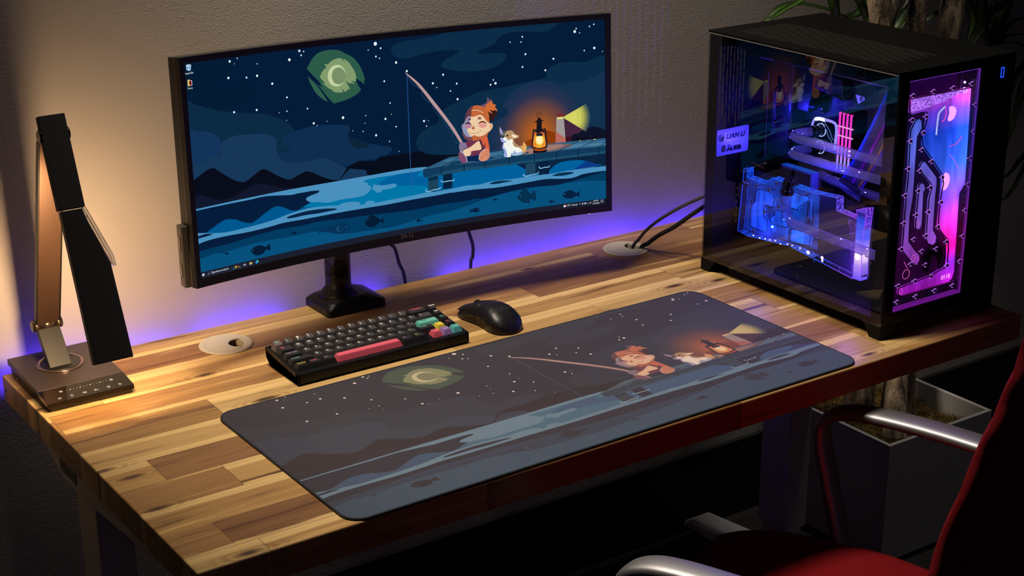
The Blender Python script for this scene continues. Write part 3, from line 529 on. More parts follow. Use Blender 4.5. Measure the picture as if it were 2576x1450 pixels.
def clear(name, tint, refl=1.0, diff=0.0, rough=0.0, dcol=(1, 1, 1)):
    """see-through sheet: tinted transparency, mirror-like Fresnel reflection, optional haze that scatters light"""
    m = bpy.data.materials.new(name); t = nt(m)
    tr = N(t, 'ShaderNodeBsdfTransparent', i_Color=(*tint, 1)); gl = N(t, 'ShaderNodeBsdfGlossy', i_Roughness=rough)
    fr = N(t, 'ShaderNodeFresnel', i_IOR=1.5); g = N(t, 'ShaderNodeNewGeometry')
    k = N(t, 'ShaderNodeMath', operation='MULTIPLY'); inv = N(t, 'ShaderNodeMath', operation='SUBTRACT', i_0=1.0)
    k2 = N(t, 'ShaderNodeMath', operation='MULTIPLY', i_1=refl)
    t.links.new(g.outputs['Backfacing'], inv.inputs[1]); t.links.new(fr.outputs[0], k.inputs[0]); t.links.new(inv.outputs[0], k.inputs[1])
    t.links.new(k.outputs[0], k2.inputs[0])
    base = tr.outputs[0]
    if diff:
        d = N(t, 'ShaderNodeBsdfDiffuse', i_Color=(*dcol, 1)); tl = N(t, 'ShaderNodeBsdfTranslucent', i_Color=(*dcol, 1))
        m1 = N(t, 'ShaderNodeMixShader', i_0=.5); m2 = N(t, 'ShaderNodeMixShader', i_0=diff)
        t.links.new(d.outputs[0], m1.inputs[1]); t.links.new(tl.outputs[0], m1.inputs[2])
        t.links.new(base, m2.inputs[1]); t.links.new(m1.outputs[0], m2.inputs[2]); base = m2.outputs[0]
    mx = N(t, 'ShaderNodeMixShader'); o = N(t, 'ShaderNodeOutputMaterial')
    t.links.new(k2.outputs[0], mx.inputs[0]); t.links.new(base, mx.inputs[1]); t.links.new(gl.outputs[0], mx.inputs[2]); t.links.new(mx.outputs[0], o.inputs[0])
    return m

def wood_mat():
    m = bpy.data.materials.new('acacia_butcher_block'); t = nt(m); L = t.links.new
    out = N(t, 'ShaderNodeOutputMaterial'); b = N(t, 'ShaderNodeBsdfPrincipled'); L(b.outputs[0], out.inputs[0])
    tc = N(t, 'ShaderNodeTexCoord'); sp = N(t, 'ShaderNodeSeparateXYZ'); L(tc.outputs['Object'], sp.inputs[0])
    def mth(op, a, bb=None, c=None):
        n = N(t, 'ShaderNodeMath', operation=op)
        for i, v in enumerate((a, bb, c)):
            if v is None: continue
            if isinstance(v, (int, float)): n.inputs[i].default_value = v
            else: L(v, n.inputs[i])
        return n.outputs[0]
    W = .0735
    yy = mth('DIVIDE', mth('ADD', sp.outputs['Y'], .0545-.376+W*20), W); row = mth('FLOOR', yy); fy = mth('FRACT', yy)
    wn = N(t, 'ShaderNodeTexWhiteNoise', noise_dimensions='1D'); L(row, wn.inputs['W'])
    off = mth('MULTIPLY', wn.outputs['Value'], 3.7)
    xx = mth('DIVIDE', mth('ADD', sp.outputs['X'], off), .40)
    # uneven stave lengths
    wob = N(t, 'ShaderNodeTexNoise', noise_dimensions='1D', i_Scale=1.0, i_Detail=0.0); L(mth('ADD', mth('MULTIPLY', xx, .8), mth('MULTIPLY', row, 7.3)), wob.inputs['W'])
    xx = mth('ADD', xx, mth('MULTIPLY', wob.outputs[0], .7))
    colx = mth('FLOOR', xx); fx = mth('FRACT', xx)
    cmb = N(t, 'ShaderNodeCombineXYZ'); L(row, cmb.inputs[0]); L(colx, cmb.inputs[1])
    w2 = N(t, 'ShaderNodeTexWhiteNoise', noise_dimensions='2D'); L(cmb.outputs[0], w2.inputs['Vector'])
    s2 = N(t, 'ShaderNodeSeparateColor'); L(w2.outputs['Color'], s2.inputs[0])
    ramp = N(t, 'ShaderNodeValToRGB'); cr = ramp.color_ramp; cr.interpolation = 'LINEAR'
    stops = [(0, '7b5234'), (.16, '8a6040'), (.36, '9a7046'), (.58, 'ad8353'), (.8, 'c09a68'), (1, '8e6742')]
    while len(cr.elements) < len(stops): cr.elements.new(.5)
    for e, (p, c) in zip(cr.elements, stops): e.position = p; e.color = (*srgb(c), 1)
    L(w2.outputs['Value'], ramp.inputs[0])
    # grain, shifted per stave
    sh = N(t, 'ShaderNodeVectorMath', operation='MULTIPLY_ADD'); sh.inputs[1].default_value = (13, 17, 5); L(w2.outputs['Color'], sh.inputs[0]); L(tc.outputs['Object'], sh.inputs[2])
    mp = N(t, 'ShaderNodeMapping'); mp.inputs['Scale'].default_value = (1.5, 26, 26); L(sh.outputs[0], mp.inputs[0])
    g1 = N(t, 'ShaderNodeTexNoise', i_Scale=1.5, i_Detail=5.0, i_Roughness=.6, i_Distortion=.9); L(mp.outputs[0], g1.inputs['Vector'])
    mp2 = N(t, 'ShaderNodeMapping'); mp2.inputs['Scale'].default_value = (5, 300, 300); L(sh.outputs[0], mp2.inputs[0])
    g2 = N(t, 'ShaderNodeTexNoise', i_Scale=1.2, i_Detail=4.0); L(mp2.outputs[0], g2.inputs['Vector'])
    def mixc(fac, a, c2, typ='MIX'):
        n = N(t, 'ShaderNodeMix', data_type='RGBA', blend_type=typ)
        if isinstance(fac, (int, float)): n.inputs[0].default_value = fac
        else: L(fac, n.inputs[0])
        for k, v in ((6, a), (7, c2)):
            if isinstance(v, tuple): n.inputs[k].default_value = (*v, 1)
            else: L(v, n.inputs[k])
        return n.outputs[2]
    def rmp(v, a, c2, o0=0., o1=1.):
        n = N(t, 'ShaderNodeMapRange', interpolation_type='SMOOTHSTEP'); L(v, n.inputs[0])
        for i, k in enumerate((a, c2, o0, o1)): n.inputs[i+1].default_value = k
        return n.outputs[0]
    col = mixc(rmp(g1.outputs[0], .53, .72), ramp.outputs[0], srgb('4a2817'))          # dark streaks
    col = mixc(mth('MULTIPLY', rmp(g1.outputs[0], .46, .28), .75), col, srgb('d0a56e'))  # pale streaks
    # sapwood edge on some staves
    e1 = mth('ADD', fy, mth('MULTIPLY', mth('SUBTRACT', g1.outputs[0], .5), .55))
    sap = mth('MULTIPLY', rmp(e1, .74, .82), mth('GREATER_THAN', s2.outputs[0], .42))
    sap2 = mth('MULTIPLY', rmp(e1, .2, .12), mth('GREATER_THAN', s2.outputs[1], .62))
    col = mixc(mth('MULTIPLY', mth('MAXIMUM', sap, sap2), .85), col, srgb('d9b27c'))
    # knots
    vk = N(t, 'ShaderNodeTexVoronoi', feature='F1', voronoi_dimensions='2D', i_Scale=1.0); mk = N(t, 'ShaderNodeMapping'); mk.inputs['Scale'].default_value = (4.4, 13.5, 1)
    L(tc.outputs['Object'], mk.inputs[0]); L(mk.outputs[0], vk.inputs['Vector'])
    kd = rmp(mth('ADD', vk.outputs['Distance'], mth('MULTIPLY', mth('SUBTRACT', g1.outputs[0], .5), .22)), .16, .04)
    ks = N(t, 'ShaderNodeSeparateColor'); L(vk.outputs['Color'], ks.inputs[0])
    kg = mth('GREATER_THAN', ks.outputs[0], .62)
    dk = mth('ADD', vk.outputs['Distance'], mth('MULTIPLY', mth('SUBTRACT', g1.outputs[0], .5), .16))
    halo = mth('MULTIPLY', rmp(dk, .30, .10), mth('MULTIPLY_ADD', mth('SINE', mth('MULTIPLY', dk, 95.0)), .5, .5))
    col = mixc(mth('MULTIPLY', mth('MULTIPLY', halo, kg), .45), col, srgb('5a3318'))
    col = mixc(mth('MULTIPLY', mth('MULTIPLY', rmp(dk, .10, .035), kg), .9), col, srgb('2a150a'))
    col = mixc(mth('MULTIPLY', rmp(g2.outputs[0], .45, .75), .28), col, srgb('4c2c18'))
    # joints
    j1 = mth('LESS_THAN', mth('MINIMUM', fy, mth('SUBTRACT', 1.0, fy)), .008)
    j2 = mth('LESS_THAN', mth('MINIMUM', fx, mth('SUBTRACT', 1.0, fx)), .0022)
    col = mixc(mth('MULTIPLY', mth('MAXIMUM', j1, j2), .45), col, srgb('2c170c'))
    hs = N(t, 'ShaderNodeHueSaturation', i_Hue=.509, i_Saturation=1.02, i_Value=1.0); L(col, hs.inputs['Color'])
    L(hs.outputs[0], b.inputs['Base Color'])
    L(rmp(g2.outputs[0], .2, .8, .36, .5), b.inputs['Roughness']); b.inputs['Specular IOR Level'].default_value = .35
    bp = N(t, 'ShaderNodeBump', i_Strength=.12, i_Distance=.0008); L(g2.outputs[0], bp.inputs['Height']); L(bp.outputs[0], b.inputs['Normal'])
    return m
def wall_mat():
    m = bpy.data.materials.new('orange_peel_wall_paint'); t = nt(m); L = t.links.new
    out = N(t, 'ShaderNodeOutputMaterial'); b = N(t, 'ShaderNodeBsdfPrincipled', i_Roughness=.62); L(b.outputs[0], out.inputs[0])
    b.inputs['Base Color'].default_value = (.47, .44, .40, 1); b.inputs['Specular IOR Level'].default_value = .3
    tc = N(t, 'ShaderNodeTexCoord'); n = N(t, 'ShaderNodeTexNoise', i_Scale=330.0, i_Detail=2.5, i_Roughness=.55); L(tc.outputs['Object'], n.inputs['Vector'])
    n2 = N(t, 'ShaderNodeTexNoise', i_Scale=120.0, i_Detail=1.0); L(tc.outputs['Object'], n2.inputs['Vector'])
    a = N(t, 'ShaderNodeMath', operation='MULTIPLY_ADD', i_1=.35); L(n2.outputs[0], a.inputs[0]); L(n.outputs[0], a.inputs[2])
    bp = N(t, 'ShaderNodeBump', i_Strength=.30, i_Distance=.0020); L(a.outputs[0], bp.inputs['Height']); L(bp.outputs[0], b.inputs['Normal'])
    return m
def vcol_mat(name, emission, es=1, rough=.9):
    m = bpy.data.materials.new(name); t = nt(m); a = N(t, 'ShaderNodeVertexColor', layer_name='art'); o = N(t, 'ShaderNodeOutputMaterial')
    if emission:
        e = N(t, 'ShaderNodeEmission', i_Strength=es); t.links.new(a.outputs[0], e.inputs[0]); t.links.new(e.outputs[0], o.inputs[0])
    else:
        b = N(t, 'ShaderNodeBsdfPrincipled', i_Roughness=rough); b.inputs['Specular IOR Level'].default_value = .25; b.inputs['Sheen Weight'].default_value = .08
        t.links.new(a.outputs[0], b.inputs['Base Color']); t.links.new(b.outputs[0], o.inputs[0])
        tc = N(t, 'ShaderNodeTexCoord'); n = N(t, 'ShaderNodeTexNoise', i_Scale=1400.0, i_Detail=1.0); t.links.new(tc.outputs['Object'], n.inputs['Vector'])
        bp = N(t, 'ShaderNodeBump', i_Strength=.3, i_Distance=.0006); t.links.new(n.outputs[0], bp.inputs['Height']); t.links.new(bp.outputs[0], b.inputs['Normal'])
    return m
def glow_ramp_mat(name, stops, z0, z1, strength, axis='Z'):
    """glowing LED diffuser whose diodes change colour along its length"""
    m = bpy.data.materials.new(name); t = nt(m); L = t.links.new
    tc = N(t, 'ShaderNodeTexCoord'); sp = N(t, 'ShaderNodeSeparateXYZ'); L(tc.outputs['Object'], sp.inputs[0])
    mr = N(t, 'ShaderNodeMapRange', i_1=z0, i_2=z1); L(sp.outputs[axis], mr.inputs[0])
    r = N(t, 'ShaderNodeValToRGB'); cr = r.color_ramp
    while len(cr.elements) < len(stops): cr.elements.new(.5)
    for e, (p, c) in zip(cr.elements, stops): e.position = p; e.color = (*srgb(c), 1)
    L(mr.outputs[0], r.inputs[0])
    e = N(t, 'ShaderNodeEmission', i_Strength=strength); L(r.outputs[0], e.inputs[0]); o = N(t, 'ShaderNodeOutputMaterial'); L(e.outputs[0], o.inputs[0])
    return m

M_black = pbr('black_plastic', '0d0d0e', .42)
M_blackg = pbr('black_gloss', '060607', .12)
M_blackm = pbr('black_matte', '0a0a0b', .7, bump=(900, .15, .0003))
M_anod = pbr('black_anodised_aluminium', '0c0c0d', .38, .4, bump=(1500, .1, .0002))
M_grey = pbr('grey_powder_coat', 'c4c2be', .55, bump=(500, .1, .0003))
M_chrome = pbr('brushed_steel', 'a8a8ac', .5, 1.0)
M_white = pbr('white_plastic', 'b9b0a0', .5)
M_rubber = pbr('rubber', '0b0b0b', .8)
M_copper = pbr('bronze_brushed_metal', '5a4538', .36, .75, bump=(8, .25, .0003, (70, 70, 1)))
M_lampgrey = pbr('grey_painted_metal', '1b1f20', .45, .1)
M_lampbase = pbr('dark_taupe_metal', '3a3333', .42, .35, bump=(700, .08, .0002))
# ------------------------------------------------------------ the room
wallm = wall_mat()
b = MB(); b.box((-3, .03, -.74), (4.2, .13, 2.36)); struct('wall_back', b, wallm, 'textured beige painted wall behind the desk')
b = MB(); b.box((-3.1, -3.6, -.74), (-3, .03, 2.36)); struct('wall_left', b, wallm)
b = MB(); b.box((4.2, -3.6, -.74), (4.3, .13, 2.36)); struct('wall_right', b, pbr('dark_wall_paint', '2c2a2c', .8))
b = MB(); b.box((-3.1, -3.7, 2.36), (4.3, .13, 2.46)); struct('ceiling', b, pbr('ceiling_paint', '24221f', .9))
carpet = pbr('dark_carpet', '2b2623', .95, bump=(700, .9, .004), var=.5)
b = MB(); b.box((-3.1, -3.7, -.8), (4.3, .13, -.74)); struct('floor', b, carpet, 'dark speckled office carpet')
bb = MB(); bb.box((-3, .018, -.74), (4.2, .03, -.555), .002); struct('baseboard_back', bb, pbr('dark_baseboard', '131213', .6))

# ------------------------------------------------------------ desk
wood = wood_mat()
DW, DD = 1.520, .7525
desk = thing('standing_desk', 'long wooden butcher-block desk top on a grey metal frame, along the wall', 'desk', (.76, -.376, -.74))
b = MB()
HOLES = [(.3440, -.0885), (1.185, -.082)]
b.box((0, -DD, -.044), (DW, 0, 0), .0022, 2)
top = obj('desktop', b, wood, desk, label='butcher-block top of pale and dark wooden staves')
for hx_, hy_ in HOLES:      # round cable holes
    c = MB(); c.cyl((hx_, hy_, -.022), .030, .1, n=48)
    co = obj('cutter', c, wood, desk); co.hide_render = True
    md = top.modifiers.new('hole', 'BOOLEAN'); md.operation = 'DIFFERENCE'; md.object = co; md.solver = 'EXACT'
    bpy.context.view_layer.update()
    me = bpy.data.meshes.new_from_object(top.evaluated_get(bpy.context.evaluated_depsgraph_get()))
    top.modifiers.clear(); top.data = me; bpy.data.objects.remove(co)
def side_bracket(x0, x1):
    q = MB(); q.prism([(-.045, -.045), (-.040, -.062), (-.174, -.112), (-.215, -.112), (-.30, -.112), (-.36, -.105), (-.585, -.086), (-.596, -.078), (-.596, -.066), (-.585, -.045)], 'x', x0, x1, .002); return q
for s, (x0, x1, lx) in enumerate([(.024, .034, .03), (1.486, 1.496, 1.44)]):
    obj('side_bracket', side_bracket(x0, x1), M_grey, desk)
    q = MB(); q.box((lx-.0, -.300, -.60), (lx+.055, -.215, -.045), .004); obj('leg', q, M_grey, desk)
    q = MB(); q.box((lx+.006, -.294, -.70), (lx+.049, -.221, -.59), .003); obj('inner_column', q, M_grey, desk)
    q = MB(); q.prism([(-.60, -.715), (-.595, -.70), (-.30, -.675), (-.21, -.675), (.005, -.70), (.008, -.715)], 'x', lx-.008, lx+.062, .004); f = obj('foot', q, M_grey, desk)
    for yy in (-.57, -.02):
        q = MB(); q.cyl((lx+.027, yy, -.728), .018, .024, bev=.002); obj('leveler', q, M_rubber, f)
q = MB(); q.box((.05, -.30, -.085), (1.47, -.26, -.045), .002); obj('crossbar', q, M_grey, desk)
q = MB(); q.box((0.0228, -.2445, -.1005), (.0242, -.174, -.0745), .0006)
bd = obj('maker_badge', q, pbr('badge_grey', '4b4a49', .4), desk, label='oval rectangular maker badge plate on the side bracket')
q = MB(); add_text(q, 'UPLIFT', .0165, Matrix(((0, 0, -1, .0226), (-1, 0, 0, -.180), (0, 1, 0, -.0935), (0, 0, 0, 1))), bold=.0004, sx=1.0)
obj('lettering', q, pbr('badge_text', '141414', .4), bd)
def grommet(cx, cy, rz, label):
    g = thing('cable_grommet', label, 'cable grommet', (cx, cy, 0), rz, 'cable grommets in the desk top')
    R = .0442
    q = MB()
    q.lathe([(.0295, -.03), (.0295, .001), (.034, .0012), (.0342, .0022), (.0425, .0030), (R, .0018), (R, .0002), (.031, .0002), (.031, -.03)], 64, close=True)
    [setattr(f, 'smooth', False) for f in q.bm.faces]; obj('ring', q, M_white, g, 'local')
    q = MB()     # lid with a round bite for cables
    o = []
    for i in range(64):
        a = .62 + (2*PI-1.24)*i/63; o.append((.0335*math.cos(a), .0335*math.sin(a)))
    for i in range(13):
        a = -.62 + 1.24*0 - 0; 
    cxx, rr = .0335*math.cos(.62)+.004, None
    p0 = Vector(o[-1]); p1 = Vector(o[0]); cc = Vector((.0235, 0)); r0 = (p0-cc).length
    a0 = math.atan2(p0.y-cc.y, p0.x-cc.x); a1 = math.atan2(p1.y-cc.y, p1.x-cc.x)
    a0 -= 0; a1 -= 2*PI
    for i in range(1, 18):
        a = a0 + (a1-a0)*i/18; o.append((cc.x+r0*math.cos(a)*.98, r0*math.sin(a)*.98))
    q.prism(o, 'z', .0, .0027, .0004)
    obj('lid', q, M_white, g, 'local')
    return g
grommet(.3440, -.0885, -.35, 'cream round cable grommet in the wood left of the keyboard')
grommet(1.185, -.082, .10, 'cream round cable grommet with two cables, beside the computer case')

# ------------------------------------------------------------ artwork shared by screen and desk mat
def parse_art():
    L = []
    for ln in ART.strip().split('\n'):
        p = ln.split('|'); L.append((p[0], p[1], int(p[2]), [int(v)/100 for v in p[3].split()], p[4] if len(p) > 4 else ''))
    return L
ARTL = parse_art()
def art_shapes(kind, nums, s):
    """-> list of (verts2d, faces)"""
    if kind == 'd':
        r = []
        for i in range(0, len(nums), 3):
            x, y, q = nums[i], nums[i+1], nums[i+2]
            r.append(([(x+q*math.cos(a*PI/6), y+q*math.sin(a*PI/6)) for a in range(12)], [tuple(range(12))]))
        return r
    if kind[0] == 't':
        h = int(kind[2:])/100; al = 'CENTER' if kind[1] == 'c' else 'LEFT'
        v, f = text_polys(s, h*1.42, al)
        return [([(nums[0]+a[0]*.84, nums[1]-a[1]) for a in v], f)]
    pts = [Vector((nums[i], nums[i+1])) for i in range(0, len(nums), 2)]
    if kind[0] == 'l':
        w = int(kind[1:])/200; P = catmull(pts, 4) if len(pts) > 2 else pts; vs = []
        for i, p in enumerate(P):
            t = (P[min(i+1, len(P)-1)]-P[max(i-1, 0)]);
            if t.length < 1e-9: t = Vector((1, 0))
            t.normalize(); n = Vector((-t.y, t.x)); vs += [p+n*w, p-n*w]
        return [([tuple(v) for v in vs], [(2*i, 2*i+1, 2*i+3, 2*i+2) for i in range(len(P)-1)])]
    if kind == 's': pts = catmull(pts, 4, True)
    cl = []
    for p in pts:
        if not cl or (p-cl[-1]).length > 1e-4: cl.append(p)
    if (cl[0]-cl[-1]).length < 1e-4: cl.pop()
    def tess(cl):
        tr = tessellate_polygon([[Vector((p.x, p.y, 0)) for p in cl]])
        A = abs(sum(cl[j].x*cl[(j+1) % len(cl)].y-cl[(j+1) % len(cl)].x*cl[j].y for j in range(len(cl))))/2; B = 0
        for f in tr:
            a, b, c = [cl[x] for x in f]; B += abs((b.x-a.x)*(c.y-a.y)-(c.x-a.x)*(b.y-a.y))/2
        return tr, abs(A-B)/(A+1e-9)
    tr, er = tess(cl)
    if er > .02:
        c2 = []
        for p in pts[::4] if kind == 's' else pts:
            if not c2 or (p-c2[-1]).length > 1e-4: c2.append(p)
        t2_, e2 = tess(c2)
        if e2 < er: cl, tr = c2, t2_
    return [([tuple(p) for p in cl], [tuple(t_) for t_ in tr])]
def build_art(umax, vmax, base, colf, screen, step, strips=0):
    bm = bmesh.new(); lay = bm.loops.layers.float_color.new('art')
    def add(vs, fs, z, col):
        V_ = [bm.verts.new((v[0], v[1], z)) for v in vs]
        for f in fs:
            try: g = bm.faces.new([V_[i] for i in f])
            except ValueError: continue
            for lp in g.loops: lp[lay] = (*col, 1)
    add([(0, 0), (umax, 0), (umax, vmax), (0, vmax)], [(0, 1, 2, 3)], 0, colf(base))
    placed = []
    for k, c, so, nums, s in ARTL:
        if so and not screen: continue
        for vs, fs in art_shapes(k, nums, s):
            b0, b1, b2, b3 = min(v[0] for v in vs), min(v[1] for v in vs), max(v[0] for v in vs), max(v[1] for v in vs)
            lv = 1+max([p[4] for p in placed if p[0] < b2 and p[2] > b0 and p[1] < b3 and p[3] > b1] or [0])
            placed.append((b0, b1, b2, b3, lv)); add(vs, fs, lv*step, colf(c))
    def cut(co, no, clear_):
        bmesh.ops.bisect_plane(bm, geom=bm.verts[:]+bm.edges[:]+bm.faces[:], plane_co=co, plane_no=no, clear_outer=clear_, dist=1e-6)
    cut((0, 0, 0), (-1, 0, 0), True); cut((umax, 0, 0), (1, 0, 0), True); cut((0, 0, 0), (0, -1, 0), True); cut((0, vmax, 0), (0, 1, 0), True)
    for i in range(1, strips): cut((umax*i/strips, 0, 0), (1, 0, 0), False)
    loose = [v for v in bm.verts if not v.link_faces]; bmesh.ops.delete(bm, geom=loose, context='VERTS')
    return bm

# ------------------------------------------------------------ monitor
MV = [.67191, -.12765, .30885, .01173, .06691, .82, .35641, 1.89592, -.02764]
def mon_frame():
    return T((MV[0], MV[1], MV[2])) @ RZ(MV[3]) @ RX(-MV[4]) @ RY(-MV[8])
MF = mon_frame()
RAD = MV[7]; MW2, MH2 = MV[5]/2, MV[6]/2
def curve_pt(sx, z, d=0):
    """sx metres along the arc from the middle, z up, d depth behind the front surface"""
    a = sx/RAD; R = RAD + d
    return MF @ Vector((R*math.sin(a), -RAD + R*math.cos(a), z))
mon = thing('curved_monitor', 'wide curved black monitor showing a night fishing scene, on a pole stand', 'monitor', (.585, -.035, 0))
def curved_slab(mb, x0, x1, z0, z1, d0, d1, n=36):
    def ring(i):
        s_ = x0+(x1-x0)*i/n
        return [curve_pt(s_, z0, d0), curve_pt(s_, z1, d0), curve_pt(s_, z1, d1), curve_pt(s_, z0, d1)]
    vs = [v for i in range(n+1) for v in ring(i)]; fs = []
    for i in range(n):
        for k in range(4): fs.append((i*4+k, (i+1)*4+k, (i+1)*4+(k+1) % 4, i*4+(k+1) % 4))
    fs += [(0, 1, 2, 3), tuple(n*4+k for k in (3, 2, 1, 0))]
    return mb._add(vs, fs)
SLx, SRx, STz, SBz = -.97738*MW2, .97515*MW2, .94564*MH2, -.92005*MH2
q = MB()
for a in ((-MW2, SLx, -MH2, MH2), (SRx, MW2, -MH2, MH2), (SLx, SRx, STz, MH2), (SLx, SRx, -MH2, SBz)):
    curved_slab(q, a[0], a[1], a[2], a[3], 0, .012, 40 if a[1]-a[0] > .1 else 2)
bmesh.ops.remove_doubles(q.bm, verts=q.bm.verts, dist=1e-5)
bez = obj('bezel', q, M_black, mon)
q = MB(); curved_slab(q, -MW2, MW2, -MH2, MH2, .012, .0135); obj('trim_line', q, pbr('bezel_rim', '6a6660', .3, .6), mon)
q = MB(); curved_slab(q, -MW2+.0015, MW2-.0015, -MH2+.001, MH2-.0012, .0135, .030)
curved_slab(q, -.33, .33, -MH2+.03, MH2-.03, .030, .05, 20)
obj('rear_housing', q, pbr('monitor_back', '2a2928', .45), mon)
q = MB(); curved_slab(q, SLx-.001, SRx+.001, SBz-.001, STz+.001, .0045, .011); obj('panel_backing', q, M_black, mon)
SCW = SRx-SLx
sbm = build_art(100, 41.57, '051c39', lambda c: srgb(c), True, .0009, 34)
for v in sbm.verts:
    s_ = SLx+v.co.x/100*SCW; zz = STz - v.co.y/100*SCW; fi = max(0, min(33.999999, v.co.x/100*34)); i0 = int(fi); fi -= i0; dd = .0042-v.co.z*.01; pa = curve_pt(SLx+i0/34*SCW, zz, dd); pb = curve_pt(SLx+(i0+1)/34*SCW, zz, dd); v.co = pa.lerp(pb, fi)
bmesh.ops.triangulate(sbm, faces=sbm.faces[:])
M_screen = vcol_mat('lit_display', True, SCREEN_E)
q = MB(); q.bm.free(); q.bm = sbm
obj('screen', q, M_screen, mon, label='lit display with moon, fisherman, dog and lantern')
for i, x in enumerate((.226, .253, .281, .309)):
    q = MB(); sub = curve_pt(x+.02, -MH2-.0012, .012); q.box(sub-Vector((.003, .003, .0016)), sub+Vector((.003, .003, .0016)), .0005); obj('button', q, M_blackg, mon)
q = MB(); sub = curve_pt(.367, -MH2-.0006, .006); q.box(sub-Vector((.002, .001, .001)), sub+Vector((.002, .001, .001))); obj('power_led', q, emit('white_led', 'fff4e0', 2.5), mon)
# maker's name
q = MB()
ang = .0215/RAD
LF = MF @ T((-.014, -.0006, -MH2+.0072))
add_text(q, 'D', .0105, LF @ RX(PI/2), bold=.0004); add_text(q, 'LL', .0105, LF @ T((.0160, 0, 0)) @ RX(PI/2), bold=.0004)
for zz in (0, .003, .006): q.box((0, -.0002, zz), (.0052, .0002, zz+.0014), M=LF @ T((.0108, 0, .0002)) @ RY(-.75) @ T((-.0012, 0, -.0001)))
obj('maker_logo', q, pbr('logo_silver', '8a8078', .35, .7), mon, label='small silver maker lettering')
# usb block on the left flank
q = MB(); c0 = curve_pt(-MW2-.0035, -MH2*.72, .022); q.box(c0-Vector((.006, .009, .050)), c0+Vector((.006, .009, .050)), .002)
ub = obj('port_block', q, pbr('monitor_side', '33302c', .45), mon)
for dz in (.022, -.022):
    q = MB(); q.box(c0+Vector((-.0066, -.004, dz-.011)), c0+Vector((-.0056, .004, dz+.011))); obj('usb_port', q, M_blackg, ub)
    q = MB(); q.box(c0+Vector((-.0070, -.0022, dz-.009)), c0+Vector((-.0062, .0008, dz+.009))); obj('port_contact', q, pbr('port_metal', 'b8a070', .3, 1), ub)
# stand
PCX, PCY = .5845, -.036
q = MB()
def rrect(cx, cy, w, h, r, n=6):
    o = []
    for k, (sx, sy) in enumerate(((1, 1), (-1, 1), (-1, -1), (1, -1))):
        for i in range(n+1):
            a = k*PI/2 + i/n*PI/2; o.append((cx+sx*(w/2-r)+r*math.cos(a), cy+sy*(h/2-r)+r*math.sin(a)))
    return o
BCX, BCY = .597, -.036
rings = []
for (w, d, z, r) in ((.114, .092, 0, .008), (.115, .093, .002, .009), (.115, .093, .012, .009), (.112, .090, .0145, .010), (.09, .078, .021, .014), (.07, .066, .0255, .02), (.0, .0, .0275, 0)):
    rings.append([(x, y, z) for x, y in rrect(BCX if z < .016 else BCX-.004, BCY, max(w, .001), max(d, .001), min(r, w/2.01) if w else .0001)])
nv = len(rings[0]); vs = [v for r_ in rings for v in r_]; fs = [tuple(range(nv))[::-1]]
for i in range(len(rings)-1):
    for k in range(nv): fs.append((i*nv+k, i*nv+(k+1) % nv, (i+1)*nv+(k+1) % nv, (i+1)*nv+k))
q._add(vs, fs)
obj('stand_base', q, M_anod, mon, label='square black clamp base with a raised middle')
q = MB(); q.lathe([(.0, .022), (.036, .022), (.031, .030), (.0245, .038), (.0225, .042), (.0225, .0615), (.0228, .062), (.0215, .0628), (.0215, .0636), (.0226, .0642), (.0226, .15), (0, .15)], 48, T((PCX, PCY, 0)))
obj('pole', q, M_anod, mon)
q = MB(); q.lathe([(0, .11), (.025, .11), (.026, .115), (.026, .36), (.024, .37), (0, .37)], 40, T((PCX, PCY, 0)))
obj('pole_sleeve', q, M_anod, mon)
q = MB(); q.prism([(-.062, .085), (-.018, .094), (-.012, .13), (-.012, .20), (-.070, .20), (-.07, .1)], 'x', PCX-.023, PCX+.004, .003); obj('arm_bracket', q, M_black, mon)
q = MB(); q.box((PCX-.03, -.083, .24), (PCX+.13, -.05, .34), .006); obj('mount_plate', q, M_black, mon)
# the two leads behind the desk
def cable(name, pts, r, mat, label, sm=6, n=12, group=None):
    q = MB(); q.tube(pts, r, n, sm); o = obj(name, q, mat, None); tag(o, label, 'cable', group); return o
M_cord = pbr('dark_cord', '1d1a19', .5); M_cord2 = pbr('dark_cord_sleeve', '1a1817', .6, bump=(900, .6, .001))
cable('power_cord', [(.68, -.045, .19), (.695, -.02, .14), (.705, .008, .098), (.716, .012, .078), (.725, .012, .070), (.730, .012, .058), (.736, .013, .035), (.747, .014, .005), (.75, .014, -.08), (.75, .012, -.3)], .0032, M_cord, 'dark cord hanging behind the monitor, the bent one nearer its stand')
cable('video_cable', [(.86, -.045, .2), (.868, -.02, .14), (.879, .006, .088), (.888, .011, .062), (.896, .013, .038), (.895, .013, .016), (.890, .013, -.01), (.889, .012, -.2), (.9, .012, -.4)], .0032, M_cord2, 'dark cable hanging behind the monitor, the one further right')

# ------------------------------------------------------------ desk mat
MX0, MY0, MA = .21242, -.75176, .00581
MWD, MDP, MT = .927, .412, .0035
mat_t = thing('desk_mat', 'large dark printed desk mat with the same fishing scene, at the front of the desk', 'desk mat', (MX0, MY0, 0), MA)
def rr2(w, h, r, ins=0, n=10):
    o = []
    for k, (cx, cy) in enumerate(((w-r, h-r), (r, h-r), (r, r), (w-r, r))):
        for i in range(n+1):
            a = k*PI/2+i/n*PI/2; o.append((cx+(r-ins)*math.cos(a), cy+(r-ins)*math.sin(a)))
    return o
q = MB(); q.prism(rr2(MWD, MDP, .028, .001), 'z', 0, MT-.0004); obj('rubber_base', q, M_rubber, mat_t, 'local')
def matcol(c):
    r, g, b_ = srgb(c); L_ = .3*r+.5*g+.2*b_
    k = MATK
    r, g, b_ = [v*.72+L_*.28 for v in (r, g, b_)]
    o = (r*k[0]+k[3], g*k[1]+k[4], b_*k[2]+k[5])
    return tuple(min(.9, v) for v in o)
abm = build_art(100, 44.4, '051c39', matcol, False, .0009, 0)
